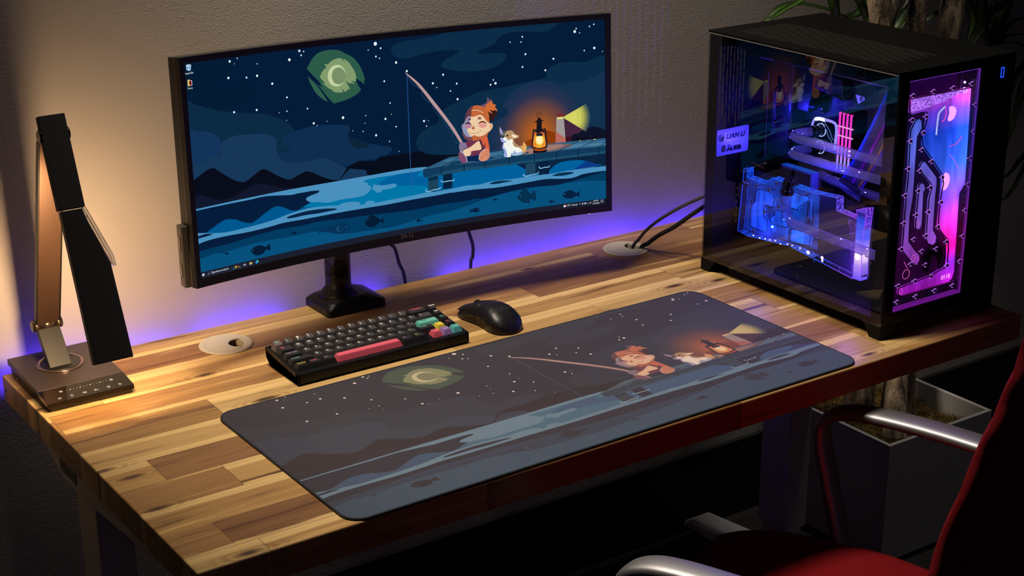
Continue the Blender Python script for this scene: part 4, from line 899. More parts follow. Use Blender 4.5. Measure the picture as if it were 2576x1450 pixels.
scl = MWD/99.3
for v in abm.verts: v.co = Vector((v.co.x*scl, MDP-v.co.y*MDP/43.05, MT-.0004+.00001+v.co.z*.0045))
# round the corners of the print
outl = rr2(MWD, MDP, .028, .0012, 8)
for i in range(len(outl)):
    a = Vector(outl[i]); c = Vector(outl[(i+1) % len(outl)]); d = c-a
    if d.length < 1e-6: continue
    bmesh.ops.bisect_plane(abm, geom=abm.verts[:]+abm.edges[:]+abm.faces[:], plane_co=(a.x, a.y, 0), plane_no=(d.y, -d.x, 0), clear_outer=True, dist=1e-7)
bmesh.ops.delete(abm, geom=[v for v in abm.verts if not v.link_faces], context='VERTS')
bmesh.ops.triangulate(abm, faces=abm.faces[:])
bmesh.ops.recalc_face_normals(abm, faces=abm.faces[:])
for f in abm.faces:
    if f.normal.z < 0: f.normal_flip()
q = MB(); q.bm.free(); q.bm = abm
obj('printed_cloth', q, vcol_mat('printed_cloth', False), mat_t, 'local', label='dusky printed cloth with moon, fisherman, dog and lantern')
q = MB(); q.tube([(x, y, MT*.55) for x, y in rr2(MWD, MDP, .028, .0006)], .0016, 8, 0, closed=True, flat=(.0016, .0019))
sm_ = bpy.data.materials.new('stitched_thread'); t = nt(sm_); bs = N(t, 'ShaderNodeBsdfPrincipled', i_Roughness=.8); oo = N(t, 'ShaderNodeOutputMaterial'); t.links.new(bs.outputs[0], oo.inputs[0])
tc = N(t, 'ShaderNodeTexCoord'); ck = N(t, 'ShaderNodeTexNoise', i_Scale=1200.0); t.links.new(tc.outputs['Object'], ck.inputs[0])
bs.inputs['Base Color'].default_value = (.012, .014, .022, 1)
bp = N(t, 'ShaderNodeBump', i_Strength=.8, i_Distance=.001); t.links.new(ck.outputs[0], bp.inputs['Height']); t.links.new(bp.outputs[0], bs.inputs['Normal'])
obj('stitched_edge', q, sm_, mat_t, 'local')
q = MB()
for i in range(0, 300):      # pale stitches that show along the front and right edge
    x = .03+i*.00289
    q.box((x, .0022, MT-.0004), (x+.0018, .0030, MT+.0002))
obj('blue_stitching', q, pbr('blue_thread', '2f6f90', .7), mat_t, 'local', label='thin blue stitching')
# ------------------------------------------------------------ keyboard
KX, KY, KW, KD = .3622, -.3137, .3135, .1125
kb = thing('mechanical_keyboard', 'compact black keyboard with dark keycaps and a pink space bar', 'keyboard', (KX, KY, 0))
q = MB()
prof = [(0, .0035), (.004, .001), (.098, .001), (.111, .013), (KD, .030), (KD-.0035, .0306), (KD-.0035, .024), (.0085, .0135), (.0085, .0205), (0, .0195)]
q.prism([(a, z) for a, z in prof], 'x', 0, KW, 0)
for x0, x1 in ((0, .0042), (KW-.0042, KW)):
    q.prism([(0, .0035), (.004, .001), (.098, .001), (.111, .013), (KD, .030), (KD-.0035, .0306), (.0085, .0205), (0, .0195)], 'x', x0, x1, .0006)
obj('case', q, M_anod, kb, 'local')
TILT = math.atan2(.0306-.0205, KD-.012)
KM = T((.0043, .0098, .0170)) @ RX(TILT)
q = MB(); q.box((12.5*.01905, .0, -.004), (13*.01905, .019, .0035), M=KM); obj('blocker', q, M_anod, kb, 'local')
for fx, fy in ((.02, .012), (.29, .012), (.02, .09), (.29, .09)):
    q = MB(); q.cyl((fx, fy, .0005), .006, .0014); obj('rubber_foot', q, M_rubber, kb, 'local')
kc = {'a': pbr('keycap_charcoal', '353334', .55), 'k': pbr('keycap_black', '141213', .55), 'e': pbr('keycap_taupe', '5a504e', .55), 't': pbr('keycap_teal', '5fae9e', .5), 'p': pbr('keycap_pink', 'd0566a', .5), 'y': pbr('keycap_yellow', 'd8c040', .5), 'v': pbr('keycap_violet', '9274ad', .5), 'b': pbr('keycap_aqua', '55a6a4', .5)}
lg = {'w': pbr('legend_white', 'e8e6e0', .5), 'r': pbr('legend_red', 'd84a68', .5), 'v': pbr('legend_violet', '9a80b8', .5), 't': pbr('legend_teal', '5fb8a8', .5), 'y': pbr('legend_yellow', 'd8c23a', .5), 'k': pbr('legend_dark', '15201e', .5), 'g': pbr('legend_green', '8fc23a', .5)}
def R1(s, c='a', l='w'): return [(x, 1, c, l) for x in s.split()]
rows = [[('Esc', 1, 'e', 't')]+[(x, 1, 'a', 'w') for x in ('!\n1', '@\n2', '#\n3', '$\n4', '%\n5', '^\n6', '&\n7', '*\n8', '(\n9', ')\n0', '_\n-', '+\n=')]+[('← Backspace', 2, 'k', 'r'), ('Home', 1, 'k', 'w')],
        [('Tab', 1.5, 'k', 'r')]+R1('Q W E R T Y U I O P { }')+[('|', 1.5, 'a', 'w'), ('Del', 1, 'k', 'w')],
        [('Caps Lock', 1.75, 'k', 'v')]+R1('A S D F G H J K L : "')+[('← Enter', 2.25, 't', 'k'), ('Pg', 1, 'k', 't')],
        [('⇧ Shift', 2.25, 'k', 't')]+R1('Z X C V B N M < > ?')+[('⇧ Shift', 1.75, 'k', 't'), ('↑', 1, 'y', 'k'), ('Pg', 1, 'k', 'r')],
        [('Control', 1.25, 'k', 'y'), ('Super', 1.25, 'k', 'r'), ('Alt', 1.25, 'k', 'v'), ('', 6.25, 'p', 'k'), ('Alt', 1.25, 'k', 'v'), ('Fn', 1.25, 'k', 'g'), None, ('←', 1, 'p', 'k'), ('↓', 1, 'v', 'k'), ('→', 1, 'b', 'k')]]
U = .01905
RH = [.0112, .0098, .0090, .0088, .0088]
RT = [.16, .07, -.02, -.08, -.08]
for ri, row in enumerate(rows):
    x = 0; y0 = (4-ri)*U
    for key in row:
        if key is None: x += .5; continue
        s_, w, c, l = key
        q = MB(); g = .0005; h = RH[ri]; tl = RT[ri]
        ax0, ax1, ay0, ay1 = x*U+g, (x+w)*U-g, y0+g, y0+U-g
        bx0, bx1, by0, by1 = ax0+.0034, ax1-.0034, ay0+.0042, ay1-.0018
        th = lambda yy: h + (yy-(y0+U/2))*tl
        o = bmesh.new(); V_ = [o.verts.new(p) for p in ((ax0, ay0, 0), (ax1, ay0, 0), (ax1, ay1, 0), (ax0, ay1, 0), (bx0, by0, th(by0)), (bx1, by0, th(by0)), (bx1, by1, th(by1)), (bx0, by1, th(by1)))]
        for f in ((3, 2, 1, 0), (4, 5, 6, 7), (0, 1, 5, 4), (1, 2, 6, 5), (2, 3, 7, 6), (3, 0, 4, 7)): o.faces.new([V_[i] for i in f])
        bmesh.ops.bevel(o, geom=[e for e in o.edges if max(v.co.z for v in e.verts) > .003], offset=.0007, segments=2, affect='EDGES')
        q.merge(o, KM @ T((0, 0, .0022)))
        q.mi = 1
        if s_:
            sz = .0062 if len(s_.replace('\n', '')) <= 2 else .0046
            if s_[0] in '←↑→↓' and len(s_) == 1: sz = .006
            tm = KM @ T((bx0+.0018, by1-.0050 if '\n' not in s_ else by1-.0038, .0022+th(by1-.004)+.00012)) @ RX(math.atan(tl))
            if '\n' in s_: sz = .0044
            add_text(q, s_, sz, tm, bold=.00012)
        nm = 'space_bar' if w == 6.25 else 'keycap'
        ko = obj(nm, q, [kc[c], lg[l]], kb, 'local')
        if c not in 'ak':
            ko['label'] = {'e': 'taupe escape keycap', 't': 'teal enter keycap', 'p': 'pink space bar' if w > 6 else 'pink left arrow keycap', 'y': 'yellow up arrow keycap', 'v': 'violet down arrow keycap', 'b': 'aqua right arrow keycap'}[c]
        x += w

# ------------------------------------------------------------ mouse
ms = thing('computer_mouse', 'matte black wireless mouse between keyboard and desk mat', 'mouse', (.7560, -.262, 0), .06)
def lerp(tab, t):
    for i in range(len(tab)-1):
        if t <= tab[i+1][0]:
            a, b2 = tab[i], tab[i+1]; f = (t-a[0])/(b2[0]-a[0]); f = f*f*(3-2*f) if False else f
            return a[1]*(1-f)+b2[1]*f
    return tab[-1][1]
HW = [(0, .006), (.03, .017), (.08, .0265), (.18, .0325), (.3, .034), (.45, .0325), (.6, .0305), (.75, .0312), (.9, .033), (.97, .0315), (1, .0295)]
HH = [(0, .004), (.02, .010), (.06, .0175), (.14, .0268), (.25, .0345), (.36, .0385), (.46, .0392), (.58, .0370), (.72, .0315), (.86, .0245), (.96, .0185), (1, .0145)]
LEN = .126
def mpt(u, v):
    """u 0..1 across from left to right over the back; v 0..1 from heel to nose"""
    a = PI*(1-u); w = lerp(HW, v); h = lerp(HH, v)
    ca, sa = math.cos(a), math.sin(a)
    x = math.copysign(abs(ca)**.62, ca)*w; z = .0015+abs(sa)**.78*(h-.0015)
    lowz = 1-max(0, min(1, z/.018))
    x *= 1-.10*lowz
    # thumb side dips inwards in the middle
    if x < 0: x += .0035*math.exp(-((v-.5)/.18)**2)*(1-z/.05)
    return Vector((x, -LEN/2+LEN*v, z))
q = MB(); q.grid(mpt, 40, 44)
n = 41
ring = [mpt(i/40, 0) for i in range(41)]
q._add([tuple(p) for p in ring], [tuple(range(41))])
ring = [mpt(i/40, 1) for i in range(41)]; q._add([tuple(p) for p in ring], [tuple(range(41))[::-1]])
L_ = [mpt(0, j/44) for j in range(45)]+[mpt(1, j/44) for j in range(44, -1, -1)]; q._add([tuple(p) for p in L_], [tuple(range(len(L_)))])
bmesh.ops.remove_doubles(q.bm, verts=q.bm.verts, dist=1e-5); bmesh.ops.recalc_face_normals(q.bm, faces=q.bm.faces)
M_mouse = pbr('mouse_matte', '0d0d0e', .42, spec=.4)
obj('shell', q, M_mouse, ms, 'local')
for s in (0, 1):      # the two click plates, slightly raised and overhanging the nose
    q = MB()
    def pl(u, v, s=s):
        uu = (.20+.27*u) if s == 0 else (.53+.27*u)
        vv = .60+.40*v
        p = mpt(uu, min(vv, 1)); 
        return p+Vector((0, .004*v*v, .0007+.0012*v))
    q.grid(pl, 14, 20)
    o = obj('click_plate', q, M_mouse, ms, 'local'); m = o.modifiers.new('t', 'SOLIDIFY'); m.thickness = .0012; m.offset = -1
q = MB(); q.cyl((0, .040, .0235), .0075, .006, 'x', 28, bev=.0008)
for i in range(20):
    a = 2*PI*i/20; q.box((-.0031, .040+.0074*math.cos(a)-.0003, .0235+.0074*math.sin(a)-.0003), (.0031, .040+.0078*math.cos(a)+.0003, .0235+.0078*math.sin(a)+.0003))
obj('scroll_wheel', q, M_rubber, ms, 'local')
for v0, v1 in ((.46, .585), (.605, .72)):
    q = MB(); q.grid(lambda u, v, v0=v0, v1=v1: mpt(.085+.055*u, v0+(v1-v0)*v)+Vector((-.0005, 0, .0001)), 4, 10); o = obj('side_button', q, M_blackg, ms, 'local'); m = o.modifiers.new('t', 'SOLIDIFY'); m.thickness = .0011
q = MB()
for k, (x, y, a, ln) in enumerate(((-.004, -.026, .9, .008), (0, -.028, 1.5, .010), (.004, -.026, 2.2, .008), (-.0015, -.031, .4, .006), (.0015, -.031, 2.7, .006), (0, -.024, 1.57, .005))):
    for j in range(5):
        t0 = j/5; px, py = x+math.cos(a+.5*t0)*ln*(t0-.5), y+math.sin(a+.5*t0)*ln*(t0-.5)
        u = .5+px/.085; v = (py+LEN/2)/LEN; p = mpt(u, v)+Vector((0, 0, .00015)); q.sphere(p-Vector((0, 0, .0002)), (.0006, .0006, .00025), n=8)
obj('maker_mark', q, pbr('mouse_logo', '4c4c4c', .3), ms, 'local')

# ------------------------------------------------------------ desk lamp
lamp = thing('desk_lamp', 'folding metal LED desk lamp standing at the left end of the desk', 'lamp', (.079, -.093, 0))
q = MB(); q.prism([(-.186, .0005), (-.186, .0105), (-.0035, .0150), (-.0035, .0005)], 'x', .0145, .1440, .0015); base = obj('base', q, M_black, lamp)
q = MB(); q.prism([(-.1435, .0125), (-.1435, .0195), (-.0010, .0250), (-.0010, .0150)], 'x', .0112, .1466, .0008); obj('base_plate', q, M_lampbase, lamp)
q = MB(); q.prism([(-.1868, .0060), (-.1868, .0136), (-.1440, .0193), (-.1440, .0110)], 'x', .0112, .1466, .0006)
cp = obj('touch_panel', q, M_blackg, lamp)
sl = math.atan2(.0193-.0136, .1868-.144)
PM = T((.0112, -.1868, .0136+.0003)) @ RX(sl)
q = MB()
for i in range(13):
    r = .00095 if i in (1, 4, 7, 10) else .00045
    q.cyl((.040+i*.0052, .0285, .0002), r, .0003, n=12, M=PM)
def icon_ring(q, x, y, r, a0=0, a1=6.283, w=.0005):
    q.tube([(x+r*math.cos(a0+(a1-a0)*k/16), y+r*math.sin(a0+(a1-a0)*k/16), .0002) for k in range(17)], w/2, 4, 0, M=PM)
for x, r in ((.0305, .0018), (.1100, .0018)):
    q.cyl((x, .0285, .0002), r*.7, .0003, n=14, M=PM)
    for k in range(8):
        a = k*PI/4; q.box((-.0002, .0020, 0), (.0002, .0029, .0003), M=PM @ T((x, .0285, 0)) @ RZ(a))
icon_ring(q, .022, .010, .0024, 2.2, 2.2+5.2); q.box((.0218, .0105, 0), (.0222, .0128, .0003), M=PM)
icon_ring(q, .041, .0095, .0022, 3.3, 6.1); [q.box((.0395+k*.0014, .0105, 0), (.0399+k*.0014, .0128, .0003), M=PM) for k in range(3)]
for xx in (.0585, .0612): [q.box((xx+a, .0085+b2, 0), (xx+a+c, .0085+b2+d, .0003), M=PM) for a, b2, c, d in ((0, 0, .0026, .0004), (0, .0030, .0026, .0004), (0, 0, .0004, .003), (.0022, 0, .0004, .003))]
icon_ring(q, .0778, .0108, .0014); q.box((.0765, .0078, 0), (.0785, .0084, .0003), M=PM); q.box((.0795, .0086, 0), (.0822, .0094, .0003), M=PM)
icon_ring(q, .0985, .0098, .0024); q.box((.0983, .0098, 0), (.0987, .0116, .0003), M=PM); q.box((.0983, .0098, 0), (.1000, .0101, .0003), M=PM)
icon_ring(q, .1170, .0105, .0022, 1.9, 6.2); icon_ring(q, .1178, .0114, .0017, 2.2, 5.9)
obj('touch_icons', q, emit('lit_touch_icons', 'ffe6c4', 1.1), cp)
q = MB(); q.box((.0105, -.052, .0055), (.0116, -.044, .0100)); obj('usb_socket', q, M_blackg, base)
DCX, DCY = .0755, -.0615
q = MB(); q.lathe([(.0300, .0), (.0315, .0028), (.0358, .0030), (.0366, .0018), (.0366, 0)], 64, T((DCX, DCY, .0225)) @ RX(.0386)); obj('swivel_ring', q, pbr('ring_polished', '8d7c74', .18, .9), lamp)
q = MB(); q.cyl((DCX, DCY, .0238), .0312, .0020, n=64, M=None); obj('swivel_disc', q, M_black, lamp)
q = MB(); q.prism([(-.076, .0245), (-.0655, .0245), (-.0205, .0700), (-.0260, .0790), (-.0335, .0745)], 'x', .0545, .0900, .001); obj('lower_arm', q, M_lampgrey, lamp)
q = MB(); q.cyl((.0722, -.0255, .0785), .0085, .0220, 'x', 32, bev=.0008); obj('hinge_barrel', q, pbr('hinge_metal', '6d6255', .3, .9), lamp)
for x in (.0545, .0900):
    q = MB(); q.cyl((x, -.0255, .0785), .0092, .0120, 'x', 32, bev=.001); obj('hinge_cap', q, pbr('hinge_cap_metal', '6a5c4c', .28, .9), lamp)
def slant(y0, z0, y1, z1, t0, t1):
    d = Vector((y1-y0, z1-z0)).normalized(); nrm = Vector((-d.y, d.x))
    return [(y0+nrm.x*t0, z0+nrm.y*t0), (y1+nrm.x*t0, z1+nrm.y*t0), (y1+nrm.x*t1, z1+nrm.y*t1), (y0+nrm.x*t1, z0+nrm.y*t1)]
SY0, SZ0, SY1, SZ1 = -.028, .082, -.141, .400
q = MB(); q.prism(slant(SY0, SZ0, SY1, SZ1, -.0045, .0045), 'x', .0555, .0905, .0006); obj('stem', q, M_copper, lamp, label='brushed bronze coloured flat stem')
q = MB()
for x in (.0535, .0907): q.prism(slant(SY0, SZ0, SY1, SZ1, -.0052, .0052), 'x', x-.0001, x+.0019, .0005)
obj('stem_edge', q, M_black, lamp)
HYT, HZT, HYS, HZS, HYB, HZB = -.152, .4400, -.2005, .3110, -.2800, .0985
q = MB(); q.prism(slant(HYT, HZT, HYS, HZS, -.0065, .0065), 'x', .0530, .0925, .0012); obj('upper_head', q, pbr('speckled_black_fabric', '080808', .8, bump=(2500, .4, .0004), var=.5), lamp)
for x in (.0525, .0935):
    q = MB(); q.cyl((x, -.1575, .412), .0098, .004, 'x', 32, bev=.001); obj('hinge_disc', q, pbr('hinge_disc_metal', '3c342a', .25, .9), lamp)
# lower head: flat slab outline in the slanted plane
hd = Vector((0, HYB-HYS, HZB-HZS)); HL = hd.length; hd.normalize(); hn = Vector((0, -hd.z, hd.y)); hn = -hn if hn.y < 0 else hn
HMx = Matrix(((1, hd.x, hn.x, 0), (0, hd.y, hn.y, HYS), (0, hd.z, hn.z, HZS), (0, 0, 0, 1)))   # local: x across, y down the head, z towards the wall
cut = .088
q = MB(); q.prism([(.0555, .0012), (.0870, .0012), (.0905, .020), (.1115, cut), (.1145, HL), (.0555, HL)], 'z', -.0065, .0065, .0012, M=HMx)
obj('lower_head', q, pbr('fine_ribbed_black', '050506', .6, bump=(160, .3, .0005, (12, .4, .4))), lamp)
q = MB(); q.prism([(.0880, .0005), (.0925, .0005), (.1175, cut-.012), (.1185, cut+.004), (.1122, cut), (.0908, .020)], 'z', -.006, .006, .0008, M=HMx)
obj('clear_lens', q, clear('clear_lamp_acrylic', (.84, .84, .86), 3.0, .06, .02, (.6, .55, .5)), lamp, label='clear acrylic corner piece')
q = MB(); _lp = [(.0880, .0005), (.0925, .0005), (.1175, cut-.012), (.1185, cut+.004), (.1122, cut), (.0908, .020)]
for zz in (-.006, .0058): q.tube([HMx @ Vector((a, b_, zz)) for a, b_ in _lp], .0005, 6, 0, closed=True)
q.tube([HMx @ Vector((a, b_, -.002)) for a, b_ in ((.0925, .012), (.113, cut-.012), (.1145, cut-.002), (.110, cut-.006), (.0925, .020))], .0004, 6, 0, closed=True)
obj('lens_rim', q, pbr('polished_acrylic_rim', 'b8b4b0', .15), lamp)
q = MB(); q.prism([(.0600, .030), (.0860, .030), (.1080, .095), (.1100, HL-.006), (.0600, HL-.006)], 'z', .0066, .0076, M=HMx)
ledp = obj('led_panel', q, emit('warm_led_panel', 'ffd09a', LAMP_E), lamp, label='glowing warm light panel on the side facing the wall')
# ------------------------------------------------------------ computer
CW, CD, CH = .2767, .4463, .4475
pc = thing('desktop_computer', 'black water-cooled computer with glass side, glowing blue and pink inside', 'computer', (1.2322, -.6975, 0), .00765)
FRAME[0] = 'local'
M_case = pbr('black_case_steel', '070707', .55, spec=.15, bump=(1800, .12, .0002))
M_caseg = pbr('black_case_gloss', '070708', .3)
M_in = pbr('case_interior', '101014', .5)
def perf(q, u0, u1, v0, v1, pu, sw, sl, gap, mp):
    """slotted sheet made of bars: slots run along v, rows along u; mp(u0,u1,v0,v1) adds one bar"""
    n = int((u1-u0)/pu); u = u0
    mp(u0, u0+(pu-sw)/2, v0, v1)
    for i in range(n):
        c = u0+pu*(i+.5)
        if i < n-1: mp(c+sw/2, c+pu-sw/2, v0, v1)
        v = v0+((i % 3)*(sl+gap)/3); mp(c-sw/2, c+sw/2, v0, v)
        while v < v1:
            e = min(v+sl, v1); mp(c-sw/2, c+sw/2, e, min(e+gap, v1)); v = e+gap
    mp(u0+pu*n-(pu-sw)/2, u1, v0, v1)
for x0, x1 in ((0, .05), (CW-.05, CW)):
    for y0, y1, s in ((0, .043, 1), (CD-.0383, CD, -1)):
        q = MB()
        P_ = [(y0, 0), (y1-.018, 0), (y1-.012, .012), (y1, .0245), (y0, .0245)] if s == 1 else [(y0+.016, 0), (y1, 0), (y1, .0245), (y0, .0245), (y0+.011, .012)]
        q.prism(P_, 'x', x0, x1, .001); obj('foot', q, M_case, pc, 'local')
q = MB(); q.box((.004, .0, .0240), (CW, CD, .034), .001); obj('bottom_panel', q, M_case, pc, 'local')
q = MB(); zt0, zt1 = CH-.005, CH
for a in (((0, 0), (CW, .05)), ((0, .41), (CW, CD)), ((0, .05), (.0315, .41)), ((.1545, .05), (CW, .41))): q.box((*a[0], zt0), (*a[1], zt1))
perf(q, .0315, .1545, .05, .41, .00615, .0016, .0345, .0035, lambda a, b_, c, d: q.box((a, c, zt0+.002), (b_, d, zt1)) if d > c else None)
for f in q.bm.faces:
    f.normal_update()
    if abs(f.normal.x) > .9 and .03 < f.calc_center_median().x < .156 and .05 < f.calc_center_median().y < .41 and (max(v.co.x for v in f.verts) > .032): f.material_index = 1
obj('top_panel', q, [M_case, pbr('cut_slot_edge', '8a857a', .3, .8)], pc, 'local', label='black top panel with rows of fine slots')  # slot walls coloured lighter to paint the light on their edges
q = MB(); q.box((-.0003, .002, zt0-.0004), (.0006, CD-.002, zt0+.0009)); obj('glass_clip_rail', q, pbr('rail_metal', '7a746a', .4), pc, 'local')  # pale strip paints the highlight along the top of the glass
fp = MB(); fp.box((.0045, 0, .024), (.0257, .026, CH-.005), .0008); fp.box((.0257, 0, .024), (.1938, .02, .0435)); fp.box((.0257, 0, .4315), (.1938, .02, CH-.005)); fp.box((.1938, 0, .024), (CW, .026, CH-.005), .0008)
obj('front_panel', fp, M_caseg, pc, 'local')
q = MB(); q.box((CW-.003, .026, .024), (CW, CD, CH-.005)); obj('right_panel', q, M_case, pc, 'local')
q = MB()
q.box((.0045, CD-.0226, .024), (.0085, CD, CH-.005)); q.box((.0045, .4296, .034), (CW-.003, CD, .262)); q.box((.090, .43, .262), (CW-.003, CD, CH-.005)); q.box((.0045, .43, .418), (.09, CD, CH-.005))
perf(q, .0045, .090, .262, .418, .0081, .0023, .036, .0045, lambda a, b_, c, d: q.box((a, .430, c), (b_, .4307, d)) if d > c else None)
obj('rear_panel', q, M_case, pc, 'local', label='black rear panel with upright slots')
q = MB(); q.prism([(.0091+.003, .2176), (.0889-.003, .2176), (.0889, .2206), (.0889, .2632), (.0889-.003, .2662), (.0091+.003, .2662), (.0091, .2632), (.0091, .2206)], 'y', .4275, .4298)
pl_ = obj('maker_plate', q, pbr('brushed_plate', 'b8bcd8', .45, .35), pc, 'local', label='pale rectangular plate with two lines of maker lettering')
q = MB(); TM = lambda x, z: T((x, .4272, z)) @ RX(PI/2)
add_text(q, 'LIAN LI', .0125, TM(.0335, .2475), shear=.25, bold=.0006, sx=1.12)
q.tube([(.0225+.0065*math.cos(a*PI/10), .4272, .2505+.0068*math.sin(a*PI/10)) for a in range(20)], .0006, 6, 0, closed=True)
for seg in ([(.0205, .2550), (.0190, .2470), (.0225, .2475)], [(.0245, .2540), (.0225, .2450)], [(.0265, .2525), (.0250, .2455)]): q.tube([(x, .4272, z) for x, z in seg], .0007, 6, 0)
q.box((.016, .4271, .2398), (.083, .4273, .2401))
add_text(q, '8', .0165, TM(.0235, .2245), bold=.001, sx=1.2); add_text(q, 'der', .0045, TM(.0375, .2335), bold=.0002, sx=1.2); add_text(q, 'AUER', .0105, TM(.0365, .2245), bold=.0009, sx=1.35)
obj('lettering', q, pbr('plate_ink', '08080f', .5), pl_)
obj_last = COL.objects[-1]
q = MB(); q.box((.0, .0006, .0235), (.004, CD-.0008, CH-.0052), .0004)
obj('glass_side_panel', q, clear('smoked_glass', GLASS_T, 1.6, 0), pc, 'local', label='smoked glass side panel reflecting the monitor')
q = MB(); q.box((.0045, .0262, .034), (.0065, .0275, CH-.006)); q.box((.004, .026, CH-.020), (.0065, .42, CH-.0055)); obj('glass_border', q, M_blackg, pc, 'local')
q = MB(); q.box((.176, .026, .034), (.179, .43, CH-.005)); obj('motherboard_tray', q, M_in, pc, 'local')
q = MB()
for a in (((.2415, .4245), (.2490, .4258)), ((.2415, .4085), (.2490, .4098)), ((.2415, .4085), (.2424, .4258)), ((.2481, .4085), (.2490, .4258))): q.box((a[0][0], -.0008, a[0][1]), (a[1][0], .0004, a[1][1]))
obj('power_button', q, emit('blue_power_ring', '1c50ff', 1.6), pc, 'local', label='blue glowing rectangular power button outline')
for z0, z1 in ((.386, .400), (.345, .363), (.322, .340)):
    q = MB(); q.box((.2415, -.0006, z0), (.2485, .0003, z1), .0004); obj('front_port', q, M_blackm, pc, 'local')
for z in (.302, .282):
    q = MB(); q.cyl((.245, -.0002, z), .0032, .001, 'y', 20); obj('audio_jack', q, M_blackm, pc, 'local')
# ---- front distribution plate
DS = json.loads(DIST)
pp = lambda k: [(DS[k][i], DS[k][i+1]) for i in range(0, len(DS[k]), 2)]
dist = MB(); dist.box((.0262, .0032, .0440), (.1934, .0215, .4310), .0016)
M_acry = clear('clear_acrylic', (.86, .86, .90), 1.3, .06, .0, (.9, .9, 1))
dp = obj('distribution_plate', dist, M_acry, pc, 'local', label='clear acrylic coolant plate behind the front opening')
q = MB()
for a, d in ((((.0262, .0440), (.1934, .0456)), .016), (((.0262, .4296), (.1934, .4310)), .016), (((.1922, .0440), (.1934, .4310)), .0050), (((.0262, .0440), (.0268, .4310)), .004)): q.box((a[0][0], .0024, a[0][1]), (a[1][0], d, a[1][1]))
q.box((.1885, .0035, .0460), (.1888, .0045, .4290)); q.box((.0270, .0035, .0475), (.1920, .0042, .0478))
stops = [(0, 'c010b8'), (.14, '9a28e0'), (.22, 'ff10a0'), (.33, 'e030d8'), (.44, '9048ff'), (.6, '3868ff'), (.76, '2050f8'), (.85, '7a48ff'), (.93, 'f048e8'), (1, 'ff90ff')]
stE = [(0, 'a028c8'), (.3, 'c038e0'), (.6, '6a3ce8'), (.8, '7040e8'), (1, '9848f0')]
def glowy(name, st, es, base=(.6, .6, .75), mix_=.35):
    """frosted acrylic edge lit by the diodes behind it"""
    m = glow_ramp_mat(name, st, .04, .43, es); return m
obj('polished_edge', q, glowy('edge_lit_acrylic', stE, DIST_E*.28), dp)
chan = {'res': (.85, 'coolant_reservoir'), 'ch1': (.7, 'coolant_channel'), 'ch2': (.7, 'coolant_channel'), 'ch3': (.6, 'coolant_channel')}
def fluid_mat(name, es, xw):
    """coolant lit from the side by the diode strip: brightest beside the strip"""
    m = glow_ramp_mat(name, stops, .05, .425, es); t = m.node_tree; L = t.links.new
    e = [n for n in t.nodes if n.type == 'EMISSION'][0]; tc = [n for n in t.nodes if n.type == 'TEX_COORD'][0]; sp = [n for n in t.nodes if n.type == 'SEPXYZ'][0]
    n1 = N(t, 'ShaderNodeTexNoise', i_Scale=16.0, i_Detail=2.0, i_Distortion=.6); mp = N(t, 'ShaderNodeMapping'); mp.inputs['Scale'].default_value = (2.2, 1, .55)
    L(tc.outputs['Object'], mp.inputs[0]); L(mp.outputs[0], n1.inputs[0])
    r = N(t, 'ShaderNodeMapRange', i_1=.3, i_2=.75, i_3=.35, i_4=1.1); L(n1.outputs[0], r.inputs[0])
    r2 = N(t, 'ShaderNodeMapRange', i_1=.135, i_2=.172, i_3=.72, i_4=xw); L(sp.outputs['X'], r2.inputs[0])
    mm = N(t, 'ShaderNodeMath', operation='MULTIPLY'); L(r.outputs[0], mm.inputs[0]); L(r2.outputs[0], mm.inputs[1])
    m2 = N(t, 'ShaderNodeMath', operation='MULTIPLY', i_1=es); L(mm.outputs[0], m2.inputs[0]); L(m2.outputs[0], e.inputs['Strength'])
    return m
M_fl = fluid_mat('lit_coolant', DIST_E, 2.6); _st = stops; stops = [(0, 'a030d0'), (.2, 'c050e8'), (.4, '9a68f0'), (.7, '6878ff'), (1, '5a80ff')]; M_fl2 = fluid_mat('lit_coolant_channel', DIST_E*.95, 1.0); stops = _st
q = MB(); q.box((.0275, .034, .0465), (.1912, .037, .4285)); obj('backing_plate', q, glow_ramp_mat('backing_glow', [(0, '180020'), (.25, '38003a'), (.5, '140028'), (.8, '140030'), (1, '2c0040')], .04, .43, DIST_E*.55), pc, 'local')  # purple glow on the backing is painted as emission
for k, (e_, nm) in chan.items():
    q = MB(); P_ = pp(k)
    tr = tessellate_polygon([[Vector((a, b_, 0)) for a, b_ in P_]])
    yv = .0100 if k == 'res' else .0092
    q._add([(a, yv, b_) for a, b_ in P_], [tuple(t_) for t_ in tr])
    o = obj(nm, q, M_fl if k == 'res' else M_fl2, dp); o.matrix_basis = Matrix()
    g = MB(); g.tube([(a, .0060, b_) for a, b_ in P_], .00095, 8, 2, closed=True)
    obj('gasket', g, M_rubber, o)
    g = MB(); g.tube([(a+.0012, .0075, b_) for a, b_ in P_], .00035, 6, 2, closed=True)
    obj('groove', g, glow_ramp_mat('groove_light', [(0, 'ff40ff'), (.4, 'e090ff'), (.7, '90a0ff'), (1, 'f0b0ff')], .04, .43, DIST_E*.6), o)  # emissive line paints the bright edge beside the gasket
q = MB(); q.tube([(a, .0060, b_) for a, b_ in pp('pump')], .0008, 8, 2, closed=True); obj('pump_gasket', q, M_rubber, dp)
q = MB(); P_ = pp('pump'); tr = tessellate_polygon([[Vector((a, b_, 0)) for a, b_ in P_]]); q._add([(a, .0105, b_) for a, b_ in P_], [tuple(t_) for t_ in tr]); obj('pump_cover', q, pbr('pump_dark', '1c0820', .3), dp)
